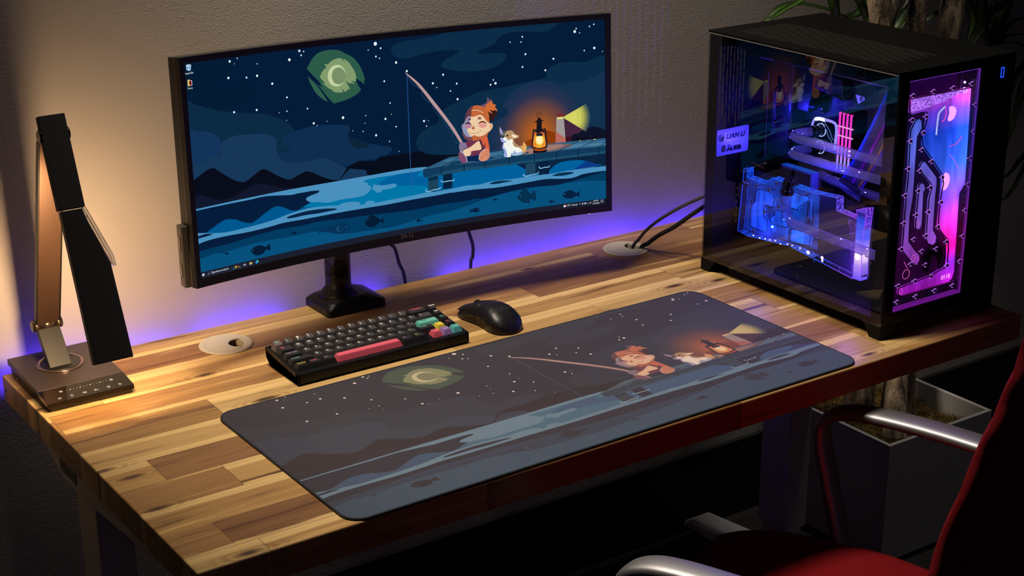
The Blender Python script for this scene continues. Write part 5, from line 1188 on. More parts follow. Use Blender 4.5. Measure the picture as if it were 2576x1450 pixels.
for k, y, c, r in (('fit', .0085, 'b8c0ff', .0013), ('arc2', .0094, 'ff50b0', .0005), ('arc3', .0094, 'd070ff', .0005), ('arc1', .0094, 'ff50c0', .0007)):
    q = MB(); q.tube([(a, y, b_) for a, b_ in pp(k)], r, 8, 4); obj('divider' if k == 'fit' else 'fan_ring', q, emit('lit_'+k, c, DIST_E*.8), dp)
for k in ('blade1', 'blade2'):
    q = MB(); P_ = catmull([Vector((a, b_)) for a, b_ in pp(k)], 4, True); tr = tessellate_polygon([[Vector((p.x, p.y, 0)) for p in P_]]); q._add([(p.x, .0093, p.y) for p in P_], [tuple(t_) for t_ in tr]); obj('fan_glow', q, emit('fan_glow_pink', 'ff9cf4', DIST_E*1.15), dp)
bub_mat = fluid_mat('bubble_glow', DIST_E*1.9, 1.8); _t = bub_mat.node_tree
for n_ in _t.nodes:
    if n_.type == 'MAPPING': n_.inputs['Scale'].default_value = (1, 1, 1)
    if n_.type == 'VALTORGB':
        for e_ in n_.color_ramp.elements: e_.color = (*srgb('a868f4'), 1)
    if n_.type == 'TEX_NOISE': n_.inputs['Scale'].default_value = 420.0; n_.inputs['Distortion'].default_value = 0
    if n_.type == 'MAP_RANGE' and abs(n_.inputs[1].default_value-.3) < 1e-4: n_.inputs[1].default_value = .38; n_.inputs[2].default_value = .62; n_.inputs[3].default_value = .22
# surface of the coolant: bubbles band along the top
q = MB(); q.prism([(.041, .376), (.120, .3845), (.150, .3925), (.1725, .3925), (.1735, .3995), (.041, .3985)], 'y', .0086, .0090); obj('bubbles', q, bub_mat, dp)
q = MB(); add_text(q, '0118', .011, T((.142, .0026, .0765)) @ RX(PI/2), bold=.0002); obj('etched_marks', q, emit('etched', 'ff90e8', DIST_E*1.0), dp)
M_scr = pbr('screw_steel', 'b8a8c8', .25, 1.0); M_scrd = pbr('screw_socket', '050505', .5)
sm = None
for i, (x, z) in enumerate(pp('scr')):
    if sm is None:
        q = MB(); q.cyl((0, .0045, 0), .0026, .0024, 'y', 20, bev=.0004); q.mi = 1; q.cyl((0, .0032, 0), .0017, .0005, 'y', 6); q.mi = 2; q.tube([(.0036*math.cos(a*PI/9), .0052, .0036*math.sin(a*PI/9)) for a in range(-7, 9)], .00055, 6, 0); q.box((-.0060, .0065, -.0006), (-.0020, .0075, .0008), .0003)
        sm = obj('screw', q, [M_scr, M_scrd, glow_ramp_mat('counterbore_light', [(0, 'd080ff'), (1, 'd080ff')], 0, 1, DIST_E*.75)], dp, 'local'); s_ = sm  # lilac light caught around each screw is painted as emission
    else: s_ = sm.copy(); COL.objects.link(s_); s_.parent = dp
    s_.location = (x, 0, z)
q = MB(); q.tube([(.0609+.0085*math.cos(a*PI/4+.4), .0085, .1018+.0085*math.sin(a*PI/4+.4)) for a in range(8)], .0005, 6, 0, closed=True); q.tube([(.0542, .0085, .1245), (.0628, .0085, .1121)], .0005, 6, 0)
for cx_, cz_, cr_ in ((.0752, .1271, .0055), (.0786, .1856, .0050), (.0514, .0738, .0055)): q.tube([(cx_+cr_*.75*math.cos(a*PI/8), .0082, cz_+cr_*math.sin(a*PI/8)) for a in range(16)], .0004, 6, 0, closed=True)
obj('port_ring', q, emit('port_ring_glint', 'ff70d8', DIST_E*.6), dp)  # emission paints a pink glint along the port outlines
# diode strip beside the reservoir
for i in range(34):
    z = .062+i*.0104
    q = MB(); q.box((.1800, .0215, z-.0016), (.1830, .0235, z+.0016))
    c = ['d040ff', 'ff3020', 'ff2a40', 'ff40c0', 'c060ff', '6080ff', '4078ff', '5080ff', '9060ff', 'd070ff'][min(9, int(i/3.4))]
    if i == 0: strip = q
    else:
        strip.merge(q.bm)
obj('diode_strip', strip, glow_ramp_mat('diodes', [(0, 'd040ff'), (.18, 'ff3030'), (.28, 'ff2a60'), (.4, 'd060ff'), (.6, '5080ff'), (.8, '5080ff'), (1, 'e080ff')], .05, .43, DIST_E*5), dp, 'local')
q = MB()
for i in range(15): q.box((.0290, .0300, .105+i*.0062), (.0305, .0325, .108+i*.0062))
obj('side_diodes', q, emit('blue_diodes', '3a6cff', 5*DIST_E), dp, 'local')

# ---- motherboard and what sits on it
mb_ = MB(); mb_.box((.168, .075, .075), (.170, .425, .425))
mbo = obj('motherboard', mb_, pbr('board_black', '0c0c12', .45, bump=(300, .4, .001)), pc, 'local')
random.seed(3)
q = MB(); q.box((.130, .365, .205), (.168, .425, .395), .004); obj('port_cover', q, pbr('heatsink_black', '11131d', .4), mbo, 'local')
q = MB(); q.box((.1296, .4245, .2), (.1300, .4255, .36)); obj('cover_edge', q, emit('cover_edge_glint', '5a30e0', .5), mbo, 'local')  # emissive strip paints a violet reflection on the cover edge
q = MB(); add_text(q, 'TUF GAMING', .0135, Matrix(((0, 0, -1, .1292), (0, 1, 0, .4010), (1, 0, 0, .246), (0, 0, 0, 1))), bold=.0003); obj('cover_lettering', q, pbr('lettering_grey', '5a6078', .5), mbo, 'local')
q = MB(); q.prism([(.33, .300), (.360, .300), (.362, .375), (.345, .392), (.318, .37)], 'x', .140, .168, .002); q.prism([(.250, .335), (.335, .350), (.335, .385), (.255, .372)], 'x', .142, .168, .002)
obj('heatsink', q, pbr('heatsink_grey', '0b0d14', .45, .3), mbo, 'local')
for k in range(46):
    y, z = random.uniform(.09, .36), random.uniform(.09, .42)
    q = MB(); q.box((.1655, y, z), (.168, y+random.uniform(.002, .007), z+random.uniform(.002, .006)))
    if k == 0: comp = q
    else: comp.merge(q.bm)
obj('small_components', comp, pbr('component_grey', '3c4050', .4, .4), mbo, 'local')['kind'] = 'stuff'
cpu = MB(); cpu.prism([(.2500, .2330), (.2900, .2300), (.3060, .2480), (.3095, .2800), (.3040, .2960), (.2520, .2985), (.2480, .2900)], 'x', .1290, .160, .003)
cb = obj('cpu_block', cpu, pbr('block_black', '060608', .18), mbo, 'local')
q = MB(); q.tube([(.1300, y, z) for y, z in ((.2500, .2330), (.2700, .2310), (.2510, .2500), (.2500, .2700), (.2500, .2880), (.2560, .2975), (.2800, .2990), (.3000, .2975), (.3080, .2850), (.3090, .2700))][2:], .0024, 10, 4)
obj('light_ring', q, emit('cpu_ring_white_blue', '9a90ff', 2.0), cb, 'local')
q = MB(); q.tube([(.1285, .300, .296), (.1285, .290, .2985), (.1285, .278, .2985)], .0030, 10, 4); obj('bright_corner', q, emit('cpu_ring_bright', 'd0d4ff', 3.5), cb, 'local')
q = MB()
for seg in ([(.285, .294), (.272, .280), (.268, .272), (.257, .262)], [(.278, .294), (.264, .281), (.258, .270), (.252, .266)], [(.2740, .262), (.266, .252), (.262, .246)]): q.tube([(.1288, y, z) for y, z in seg], .0004, 6, 0)
obj('trace_lines', q, emit('trace_glow', '8aa0ff', 1.4), cb, 'local')
for z in (.2795, .2480):
    q = MB(); q.cyl((.118, .285, z), .0095, .024, 'x', 28, bev=.001); q.cyl((.108, .285, z), .0105, .006, 'x', 28, bev=.0008); fi = obj('fitting', q, pbr('fitting_dark_chrome', '202028', .15, .9), cb, 'local')
    q = MB(); q.tube([(.1275, .285+.0115*math.cos(a*PI/12), z+.0115*math.sin(a*PI/12)) for a in range(11, 34)], .0008, 6, 0); obj('fitting_glow', q, emit('fitting_glow', 'a8b8ff', 2.2), fi, 'local')
M_ram = glow_ramp_mat('memory_light_bar', [(0, '2a60ff'), (.3, '8890ff'), (.42, 'd070ff'), (.55, 'f040d8'), (1, 'f030c0')], .19, .32, 2.0)
for i in range(4):
    y = .2155+i*.0088
    q = MB(); q.box((.132, y, .190), (.168, y+.0062, .3185), .0008); rm = obj('memory_module', q, pbr('ram_black', '08080b', .35), mbo, 'local')
    q = MB(); q.box((.1306, y+.0008, .215), (.1322, y+.0046, .3190)); q.box((.1306, y-.001, .3172), (.1322, y+.0044, .3192)); obj('light_bar', q, M_ram, rm, 'local')
    q = MB(); q.box((.1302, y-.004, .2930), (.1318, y+.006, .2952)); q.box((.1302, y-.004, .2765), (.1318, y+.006, .2787)); obj('cross_bar', q, emit('pink_white_bar', 'ffa8f0', 1.6), rm, 'local')
# braided supply cable and its plug
cols = ['1450e0', '1450e0', '1a48c8', '3a3460', '3c3658', '403858', '3c3454', '443a54', '403650', '4a3c50', '483a4c', 'b010a8', 'c018b0', '5a2c60', '584450', '544048', '5c4850', '605048', '5c4a40', 'd8a828', 'e0b030', '403060', '5a18a0', '6820b0']
cm = {}
cab = MB(); cab.prism([(.1535, .2045), (.2015, .2175), (.2055, .2100), (.1590, .1950)], 'x', .096, .112, .0008)
cabo = obj('power_harness', cab, M_blackm, pc, 'local', label='flat bundle of coloured cable strands with a black plug')
for i, c in enumerate(cols):
    t_ = i/23; y0 = .2015+(.1565-.2015)*t_; z0 = .2165+(.2035-.2165)*t_
    q = MB(); dy, dz = -.0768*1.35, .154*1.35
    q.tube([(.102, y0, z0), (.103, y0+dy*.3, z0+dz*.26), (.106, y0+dy*.62, z0+dz*.6), (.110, y0+dy*.95, z0+dz)], .00115, 6, 3)
    if c not in cm: cm[c] = pbr('strand_'+c, c, .55, emis=None)
    obj('strand', q, cm[c], cabo, 'local')
q = MB()
for i in range(12): q.box((.100, .157+i*.0039, .183+i*.00105), (.104, .1592+i*.0039, .196+i*.00118))
obj('plug_pins', q, pbr('pin_white', '8a8898', .4), cabo, 'local')
q = MB(); q.prism([(.2064, .3585), (.1858, .3579), (.1845, .3530), (.1990, .3431)], 'x', .125, .127, .0003); tg_ = obj('sticker', q, pbr('lavender_sticker', '9a96e8', .5), mbo, 'local', label='small pale angular sticker with a round mark')
q = MB(); q.tube([(.1246, .1920+.0032*math.cos(a*PI/8), .3530+.0034*math.sin(a*PI/8)) for a in range(16)], .0009, 6, 0, closed=True); q.sphere((.1246, .1920, .3530), (.0004, .0013, .0013), n=8); obj('round_mark', q, pbr('mark_navy', '14145a', .5), tg_, 'local')
q = MB(); q.box((.050, .06, .405), (.150, .40, .432), .002); ra = obj('radiator', q, pbr('radiator_black', '08080a', .5), pc, 'local')
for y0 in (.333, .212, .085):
    q = MB(); q.prism([(y0, .4052), (y0+.034, .4052), (y0+.034, .4058), (y0, .4064)], 'x', .0492, .0498); obj('light_line', q, emit('violet_line', '6030f0', .7), ra, 'local')  # emissive strips paint violet LED reflections below the top
q = MB(); q.cyl((.13, .300, .318), .007, .030, 'y', 24, bev=.001); q.cyl((.13, .284, .318), .0085, .008, 'y', 24, bev=.001); obj('sensor_fitting', q, pbr('fitting_blue_metal', '3a3f70', .2, .9), mbo, 'local')
# tubes
M_tube = clear('clear_tube', (.84, .84, .93), 4.0, .24, .0, (.72, .70, 1))
def ctube(pts, r, name='coolant_tube'):
    q = MB(); q.tube(pts, r, 20, 6, cap=False); return obj(name, q, M_tube, pc, 'local')
ctube([(.108, .286, .2795), (.092, .300, .277), (.082, .304, .2735), (.076, .296, .2715), (.076, .27, .2715), (.076, .2, .2715), (.076, .1, .2725), (.076, .03, .2735)], .0085)
ctube([(.108, .286, .2480), (.092, .300, .2455), (.082, .304, .2420), (.076, .296, .2400), (.076, .27, .2395), (.076, .2, .2395), (.076, .1, .2405), (.076, .03, .2415)], .0085)
ctube([(.110, .262, .2060), (.105, .22, .2030), (.105, .15, .200), (.105, .03, .198)], .0085)
ctube([(.030, .2610, .1850), (.030, .2610, .172), (.030, .2605, .155), (.030, .2560, .143), (.030, .2440, .1365), (.030, .2250, .1345), (.030, .15, .1325), (.030, .08, .1305), (.030, .03, .129)], .0085)
q = MB(); q.lathe([(0, .183), (.0095, .183), (.0115, .1835), (.0118, .1905), (.0105, .192), (.0092, .193), (.0092, .203), (.0088, .2085), (.006, .212), (0, .213)], 32, T((.030, .2610, 0)))
q.cyl((.040, .2610, .204), .0088, .022, 'x', 28, bev=.0008); obj('elbow_fitting', q, pbr('bronze_black_chrome', '1a1218', .12, .95), pc, 'local')
# ---- graphics card with acrylic block, standing upright facing the glass
GP = json.loads(GPUJ)
gp = lambda k: [(GP[k][i], GP[k][i+1]) for i in range(0, len(GP[k]), 2)]
q = MB(); q.box((.0700, .095, .066), (.0725, .405, .192)); gpu = obj('graphics_card', q, pbr('card_black', '0a0a10', .4, bump=(260, .4, .001)), pc, 'local', label='upright graphics card with a clear acrylic water block lit blue')
gl = [(0, '9048ff'), (.12, 'a050ff'), (.3, '4058ff'), (.5, '1868ff'), (1, '1a50ff')]
def block_glow(n_, es): return glow_ramp_mat(n_, gl, .09, .40, es, 'Y')  # LED light on the block's parts, painted as emission
blk = gp('blk')
q = MB(); q.prism(blk, 'x', .0500, .0660, .0006); ab = obj('acrylic_block', q, clear('block_acrylic', (.78, .80, .95), 1.5, .10, .0, (.4, .5, 1)), gpu)
q = MB(); q.tube([(.0502, a, b_) for a, b_ in blk], .0006, 6, 0, closed=True); q.tube([(.0658, a, b_) for a, b_ in blk], .0006, 6, 0, closed=True)
obj('block_edge', q, block_glow('block_edge_light', 2.0), ab)
q = MB(); P_ = [(.392, .180), (.345, .179), (.322, .192), (.281, .191), (.229, .189), (.216, .186), (.214, .088), (.271, .086), (.378, .077), (.398, .080), (.392, .165)]
tr = tessellate_polygon([[Vector((a, b_, 0)) for a, b_ in P_]]); q._add([(.0640, a, b_) for a, b_ in P_], [tuple(t_) for t_ in tr])
cold = block_glow('cold_plate_glow', .3); t = cold.node_tree; e = [n for n in t.nodes if n.type == 'EMISSION'][0]; tc = [n for n in t.nodes if n.type == 'TEX_COORD'][0]
n1 = N(t, 'ShaderNodeTexVoronoi', i_Scale=38.0); n1.distance = 'CHEBYCHEV'; mp = N(t, 'ShaderNodeMapping'); mp.inputs['Scale'].default_value = (1, 1, .7); t.links.new(tc.outputs['Object'], mp.inputs[0]); t.links.new(mp.outputs[0], n1.inputs[0]); r = N(t, 'ShaderNodeMapRange', i_1=.1, i_2=.7, i_3=1.3, i_4=.2); t.links.new(n1.outputs['Distance'], r.inputs[0]); t.links.new(r.outputs[0], e.inputs['Strength'])
obj('cold_plate', q, cold, ab)  # blue light on the plate is painted as patchy emission
# rim strips whose caught light is painted as emission
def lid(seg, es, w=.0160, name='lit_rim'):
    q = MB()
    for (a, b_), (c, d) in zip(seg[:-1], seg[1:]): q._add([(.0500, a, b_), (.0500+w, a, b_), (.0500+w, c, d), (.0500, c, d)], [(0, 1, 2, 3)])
    m = block_glow(name+'_glow', es); t = m.node_tree; e = [n for n in t.nodes if n.type == 'EMISSION'][0]; tc = [n for n in t.nodes if n.type == 'TEX_COORD'][0]
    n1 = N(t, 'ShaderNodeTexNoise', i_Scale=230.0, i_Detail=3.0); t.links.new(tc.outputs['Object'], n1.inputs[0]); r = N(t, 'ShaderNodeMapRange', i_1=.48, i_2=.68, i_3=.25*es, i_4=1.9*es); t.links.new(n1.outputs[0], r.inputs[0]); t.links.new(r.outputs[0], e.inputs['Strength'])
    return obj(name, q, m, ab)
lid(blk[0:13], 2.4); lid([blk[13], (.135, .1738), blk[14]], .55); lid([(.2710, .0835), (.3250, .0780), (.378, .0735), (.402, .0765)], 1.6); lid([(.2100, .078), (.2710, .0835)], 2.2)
for k, e_ in (('w1', 2.2), ('w2', 2.2), ('w3', 2.3), ('w4', 3.0), ('w5', 2.1)):
    P_ = gp(k); q = MB(); CP = catmull([Vector(p) for p in P_], 3, True); tr = tessellate_polygon([[Vector((p.x, p.y, 0)) for p in CP]])
    x = .0545 if k != 'w5' else .060
    q._add([(x, p.x, p.y) for p in CP], [tuple(t_) for t_ in tr]); m = block_glow('chamber_'+k, e_); 
    t = m.node_tree; e = [n for n in t.nodes if n.type == 'EMISSION'][0]; tc = [n for n in t.nodes if n.type == 'TEX_COORD'][0]
    n1 = N(t, 'ShaderNodeTexNoise', i_Scale=40.0, i_Detail=2.0); mp = N(t, 'ShaderNodeMapping'); mp.inputs['Scale'].default_value = (1, 1.8, .35); t.links.new(tc.outputs['Object'], mp.inputs[0]); t.links.new(mp.outputs[0], n1.inputs[0]); r = N(t, 'ShaderNodeMapRange', i_1=.35, i_2=.7, i_3=.35*e_, i_4=1.3*e_); t.links.new(n1.outputs[0], r.inputs[0]); t.links.new(r.outputs[0], e.inputs['Strength'])
    o = obj('coolant_chamber', q, m, ab)
    if k != 'w5': q = MB(); q.tube([(.0499, p.x, p.y) for p in CP], .0007, 6, 0, closed=True); obj('seal', q, M_rubber, ab)
for i, (y, z) in enumerate(gp('scr')):
    q = MB(); q.cyl((.0505, y, z), .0030, .003, 'x', 16, bev=.0004); q.cyl((.058, y, z), .0014, .012, 'x', 10); obj('screw', q, M_scr, ab, 'local')
q = MB()
for y, z, w in ((.107, .075, .018),):
    q.box((.0498, .097, .066), (.0670, .1150, .188), .001)
m = glow_ramp_mat('lit_end_block', [(0, '6a50ff'), (.2, 'b890ff'), (.34, 'ffe0ff'), (.46, 'b890ff'), (.6, '4858ff'), (.85, '3850e8'), (.95, '301880'), (1, '8058ff')], .066, .19, 1.8); obj('end_block', q, m, ab, 'local')
q = MB(); q.sphere((.0485, .106, .108), (.002, .005, .006)); q.sphere((.0495, .188, .083), (.001, .003, .003)); q.sphere((.0495, .187, .078), (.001, .002, .002)); q.sphere((.0495, .222, .0835), (.001, .004, .003))
for k in range(9): q.sphere((.0495, .245+k*.0145+random.uniform(-.003, .003), .0835-k*.0006+random.uniform(-.002, .003)), (.001, .0018, .0009))
obj('light_diode', q, emit('white_violet_diode', 'e8c8ff', 7.0), ab, 'local')
q = MB(); q.prism([(.2225, .1945), (.2225, .2255), (.2990, .2250), (.3030, .2225), (.2990, .2205), (.2290, .2215), (.2300, .1945)], 'x', .052, .066, .0008); te = obj('terminal', q, clear('terminal_acrylic', (.7, .75, .95), 1.5, .16, 0, (.4, .5, 1)), ab, 'local')
q = MB(); q._add([(.0515, .2225, .2262), (.0665, .2225, .2262), (.0665, .302, .2256), (.0515, .302, .2256)], [(0, 1, 2, 3)]); q.tube([(.0515, .2228, .196), (.0515, .2228, .226), (.0515, .300, .2253)], .0005, 6, 0)
obj('lit_terminal_edge', q, block_glow('terminal_edge', .8), te, 'local')
q = MB(); q.tube([(.0502, a, b_) for a, b_ in ((.385, .205), (.386, .184), (.378, .075))], .0006, 6, 0); q.tube([(.0502, a, b_) for a, b_ in ((.2125, .190), (.2115, .085), (.206, .070))], .0007, 6, 0); q.tube([(.0502, a, b_) for a, b_ in ((.190, .081), (.150, .078), (.146, .074), (.146, .068))], .0006, 6, 0)
obj('engraved_line', q, block_glow('engraving', .7), ab, 'local')
q = MB(); q.prism([(.352, .2065), (.3850, .2095), (.3850, .2065), (.352, .2035)], 'x', .058, .062); obj('copper_bar', q, pbr('copper_strip', 'a05838', .3, .9), gpu, 'local')
q = MB()
for k in range(6): q.cyl((.045, .4060, .095+k*.0125), .0028, .002, 'x', 8)
obj('gold_contact', q, pbr('gold_contact_metal', '9a7428', .35, .9), gpu, 'local')
# added point lamps: spill of the diodes, plus fill on tubes and strands
def lamp_pt(name, loc, col, e, r=.002):
    l = bpy.data.lights.new(name, 'POINT'); l.energy = e; l.color = srgb(col); l.shadow_soft_size = r
    o = bpy.data.objects.new(name, l); COL.objects.link(o); o.parent = pc; o.location = loc; return o
lamp_pt('diode_light', (.035, .33, .10), '2040ff', .25*PCL); lamp_pt('diode_light', (.035, .2, .235), '4030ff', .30*PCL); lamp_pt('diode_light', (.030, .10, .09), '9040ff', .22*PCL)
lamp_pt('diode_light', (.11, .36, .30), '3028ff', .22*PCL); lamp_pt('diode_light', (.045, .20, .315), 'b49aff', .26*PCL); lamp_pt('diode_light', (.06, .40, .24), '4030ff', .12*PCL)
FRAME[0] = 'desk'
# cables from the case into the grommet
def bez_cable(name, pts, r, mat, label): 
    q = MB(); q.tube(pts, r, 14, 8); o = obj(name, q, mat); tag(o, label, 'cable', 'cables through the right grommet'); return o
sl_ = pbr('braided_sleeve', '3c3b42', .55, bump=(700, 1, .004))
bez_cable('braided_cable', [(1.2420, -.2480, .1385), (1.2330, -.240, .1345), (1.209, -.21, .1125), (1.196, -.17, .082), (1.198, -.13, .051), (1.2050, -.097, .0215), (1.2035, -.080, .0), (1.202, -.070, -.05)], .0031, sl_, 'braided cable curving up from the grommet, the upper of the two')
bez_cable('smooth_cable', [(1.2520, -.2460, .120), (1.2425, -.235, .1126), (1.234, -.20, .084), (1.2300, -.17, .060), (1.2185, -.14, .038), (1.2155, -.112, .015), (1.2090, -.0975, .0), (1.2030, -.0960, -.05)], .0042, M_rubber, 'smooth black cable running low from the grommet to the computer')
# ------------------------------------------------------------ chair
ch = thing('office_chair', 'red fabric office chair with steel arms, pulled up to the desk', 'chair', (.8455, -.791, -.74), math.atan2(.336, .943))
# local frame: x right, y forward, z up from the floor; seat height .46, arm height .64
fab = bpy.data.materials.new('red_twill'); t = nt(fab); bs = N(t, 'ShaderNodeBsdfPrincipled', i_Roughness=.85); oo = N(t, 'ShaderNodeOutputMaterial'); t.links.new(bs.outputs[0], oo.inputs[0])
bs.inputs['Specular IOR Level'].default_value = .15
tc = N(t, 'ShaderNodeTexCoord'); mp = N(t, 'ShaderNodeMapping'); mp.inputs['Rotation'].default_value = (.6, .6, .6)
wv = N(t, 'ShaderNodeTexWave', i_Scale=300.0, i_Distortion=1.0, i_Detail=1.0); t.links.new(tc.outputs['Object'], mp.inputs[0]); t.links.new(mp.outputs[0], wv.inputs[0])
mx = N(t, 'ShaderNodeMix', data_type='RGBA'); mx.inputs[6].default_value = (.09, .001, .003, 1); mx.inputs[7].default_value = (.27, .003, .008, 1); t.links.new(wv.outputs['Fac'], mx.inputs[0]); t.links.new(mx.outputs[2], bs.inputs['Base Color'])
bp = N(t, 'ShaderNodeBump', i_Strength=.5, i_Distance=.0012); t.links.new(wv.outputs['Fac'], bp.inputs['Height']); t.links.new(bp.outputs[0], bs.inputs['Normal'])
def cushion(q, fn, nu, nv): q.grid(fn, nu, nv)
SW, SF, SB = .258, .125, -.395
def seat_pt(u, v, top):
    x = (u*2-1); y = SB+(SF-SB)*v
    rr_ = .09; edge = 1
    fy = (v-.72)/.28 if v > .72 else 0
    wx = SW*(1-.30*fy*fy)
    by = (.35-v)/.35 if v < .35 else 0; wx *= 1-.06*by
    X = x*wx
    e = max(abs(x)**5, (max(0, v*2-1))**6, (max(0, 1-v*2))**6)
    z = .462+.006*math.sin(v*PI*5)*.5-.012*max(0, v-.6)/.4 if top else .405
    z = z-(.028*e if top else -.02*e)
    return (X, y, z)
q = MB(); q.grid(lambda u, v: seat_pt(u, v, True), 30, 40); q.grid(lambda u, v: seat_pt(1-u, v, False), 30, 40)
P0 = [seat_pt(i/30, 0, True) for i in range(31)]
def bridge(q, A, B):
    n = len(A); q._add(list(A)+list(B), [(i, i+1, n+i+1, n+i) for i in range(n-1)])
for ed in (lambda s, k: seat_pt(s, 0, k), lambda s, k: seat_pt(s, 1, k), lambda s, k: seat_pt(0, s, k), lambda s, k: seat_pt(1, s, k)):
    n = 40 if ed(0, True)[1] != ed(1, True)[1] else 30
    bridge(q, [ed(i/n, True) for i in range(n+1)], [ed(i/n, False) for i in range(n+1)])
bmesh.ops.remove_doubles(q.bm, verts=q.bm.verts, dist=1e-5); bmesh.ops.recalc_face_normals(q.bm, faces=q.bm.faces)
for f in q.bm.faces: f.smooth = True
obj('seat_cushion', q, fab, ch, 'local')
BK = [(-.330, .44), (-.350, .52), (-.368, .64), (-.380, .747), (-.419, .893), (-.445, .98), (-.461, 1.053), (-.465, 1.153), (-.462, 1.19)]
def back_mid(t_):
    P_ = catmull([Vector(p) for p in BK], 8); f = t_*(len(P_)-1); i = min(int(f), len(P_)-2); return P_[i].lerp(P_[i+1], f-i)
bmv = [back_mid(i/60) for i in range(61)]
def back_pt(u, v, front):
    p = bmv[int(round(v*60))]; x = (u*2-1); wx = .252+.004*math.cos(v*2*PI*9)
    ev = max(0, (v-.9)/.1); wx *= 1-.12*ev**3
    e = abs(x)**4; puff = .0045*abs(math.sin(v*PI*9))
    y = p.x+(.0+puff-.020*e if front else -.056+.024*e)
    z = p.y-(.0 if front else -.0)-.015*ev*ev*abs(x)**4
    return (x*wx, y, z)
q = MB(); q.grid(lambda u, v: back_pt(u, v, True), 24, 60); q.grid(lambda u, v: back_pt(1-u, v, False), 24, 60)
for s in (0, 1): bridge(q, [back_pt(s, i/60, True) for i in range(61)], [back_pt(1-(1-s) if False else s, i/60, False) for i in range(61)])
for s in (0, 1): bridge(q, [back_pt(i/24, s, True) for i in range(25)], [back_pt(i/24, s, False) for i in range(25)])
bmesh.ops.remove_doubles(q.bm, verts=q.bm.verts, dist=1e-5); bmesh.ops.recalc_face_normals(q.bm, faces=q.bm.faces)
for f in q.bm.faces: f.smooth = True
obj('backrest', q, fab, ch, 'local')
for s in (-1, 1):
    q = MB(); q.tube([(s*.262, -.40, .648), (s*.285, -.33, .650), (s*.300, -.20, .652), (s*.304, -.08, .650), (s*.305, -.025, .640), (s*.305, .004, .618), (s*.305, .006, .58), (s*.303, -.010, .52), (s*.298, -.035, .43), (s*.285, -.042, .395), (s*.22, -.045, .385), (s*.12, -.045, .383)], .02, 16, 5, flat=(.024, .0105))
    obj('armrest', q, M_chrome, ch, 'local', label='brushed steel loop armrest')
q = MB(); q.box((-.16, -.24, .375), (.16, .06, .405), .01); obj('seat_pan', q, M_blackm, ch, 'local')
q = MB(); q.cyl((0, -.1, .26), .027, .24, n=32); q.cyl((0, -.1, .14), .035, .10, n=32); obj('gas_lift', q, M_black, ch, 'local')
for k in range(5):
    a = k*2*PI/5+.35; q = MB(); c, s = math.cos(a), math.sin(a)
    q.tube([(.02*c, -.1+.02*s, .115), (.15*c, -.1+.15*s, .105), (.29*c, -.1+.29*s, .075)], .02, 12, 4, flat=(.019, .014)); lg_ = obj('base_spoke', q, M_black, ch, 'local')
    q = MB()
    for o_ in (-.013, .013): q.cyl((.29*c-s*o_, -.1+.29*s+c*o_, .028), .027, .018, 'x', 24, M=None, bev=.003)
    q.cyl((.29*c, -.1+.29*s, .055), .008, .04); obj('caster', q, M_rubber, lg_, 'local')

# ------------------------------------------------------------ planter and tree
px0, px1, py0, py1, pzt = 1.675, 1.989, -.348, -.034, -.45
pot = thing('square_planter', 'white square planter with moss and tree trunks, on the floor beyond the desk', 'planter', ((px0+px1)/2, (py0+py1)/2, -.74))
q = MB(); th = .009; zb = -.738
q.box((px0, py0, zb), (px1, py0+th, pzt), .001); q.box((px0, py1-th, zb), (px1, py1, pzt), .001); q.box((px0, py0+th, zb), (px0+th, py1-th, pzt), .001); q.box((px1-th, py0+th, zb), (px1, py1-th, pzt), .001); q.box((px0, py0, zb), (px1, py1, zb+.012))
obj('pot', q, pbr('planter_white', 'a9a6a2', .5), pot)
moss = pbr('moss', '6b5524', .95, bump=(120, 1, .01), var=.7)
q = MB(); random.seed(11)
q.grid(lambda u, v: (px0+th+(px1-px0-2*th)*u, py0+th+(py1-py0-2*th)*v, pzt-.045+.014*math.sin(u*9+v*5)*math.cos(v*7-u*3)), 30, 30)
def moss_tuft(q, x, y, z):
    for k in range(3):
        a = random.uniform(0, 6.28); l = random.uniform(.008, .02); r = .0009
        dx, dy = math.cos(a)*l*.8, math.sin(a)*l*.8
        q._add([(x-r, y, z), (x+r, y, z), (x+dx, y+dy, z+l)], [(0, 1, 2)])
for k in range(2600):
    u, v = random.random(), random.random(); moss_tuft(q, px0+th+(px1-px0-2*th)*u, py0+th+(py1-py0-2*th)*v, pzt-.046+.014*math.sin(u*9+v*5)*math.cos(v*7-u*3))
mo = obj('moss', q, moss); tag(mo, 'brown green moss filling the white planter', 'moss', kind='stuff')
bark = bpy.data.materials.new('bark'); t = nt(bark); bs = N(t, 'ShaderNodeBsdfPrincipled', i_Roughness=.9); oo = N(t, 'ShaderNodeOutputMaterial'); t.links.new(bs.outputs[0], oo.inputs[0])
tc = N(t, 'ShaderNodeTexCoord'); mp = N(t, 'ShaderNodeMapping'); mp.inputs['Scale'].default_value = (60, 60, 9); n1 = N(t, 'ShaderNodeTexNoise', i_Scale=1.0, i_Detail=6.0, i_Roughness=.65); t.links.new(tc.outputs['Object'], mp.inputs[0]); t.links.new(mp.outputs[0], n1.inputs[0])
r = N(t, 'ShaderNodeValToRGB'); r.color_ramp.elements[0].position = .36; r.color_ramp.elements[0].color = (.02, .012, .007, 1); r.color_ramp.elements[1].position = .68; r.color_ramp.elements[1].color = (.42, .31, .2, 1); t.links.new(n1.outputs[0], r.inputs[0]); t.links.new(r.outputs[0], bs.inputs['Base Color'])
bp = N(t, 'ShaderNodeBump', i_Strength=1.0, i_Distance=.01); t.links.new(n1.outputs[0], bp.inputs['Height']); t.links.new(bp.outputs[0], bs.inputs['Normal'])
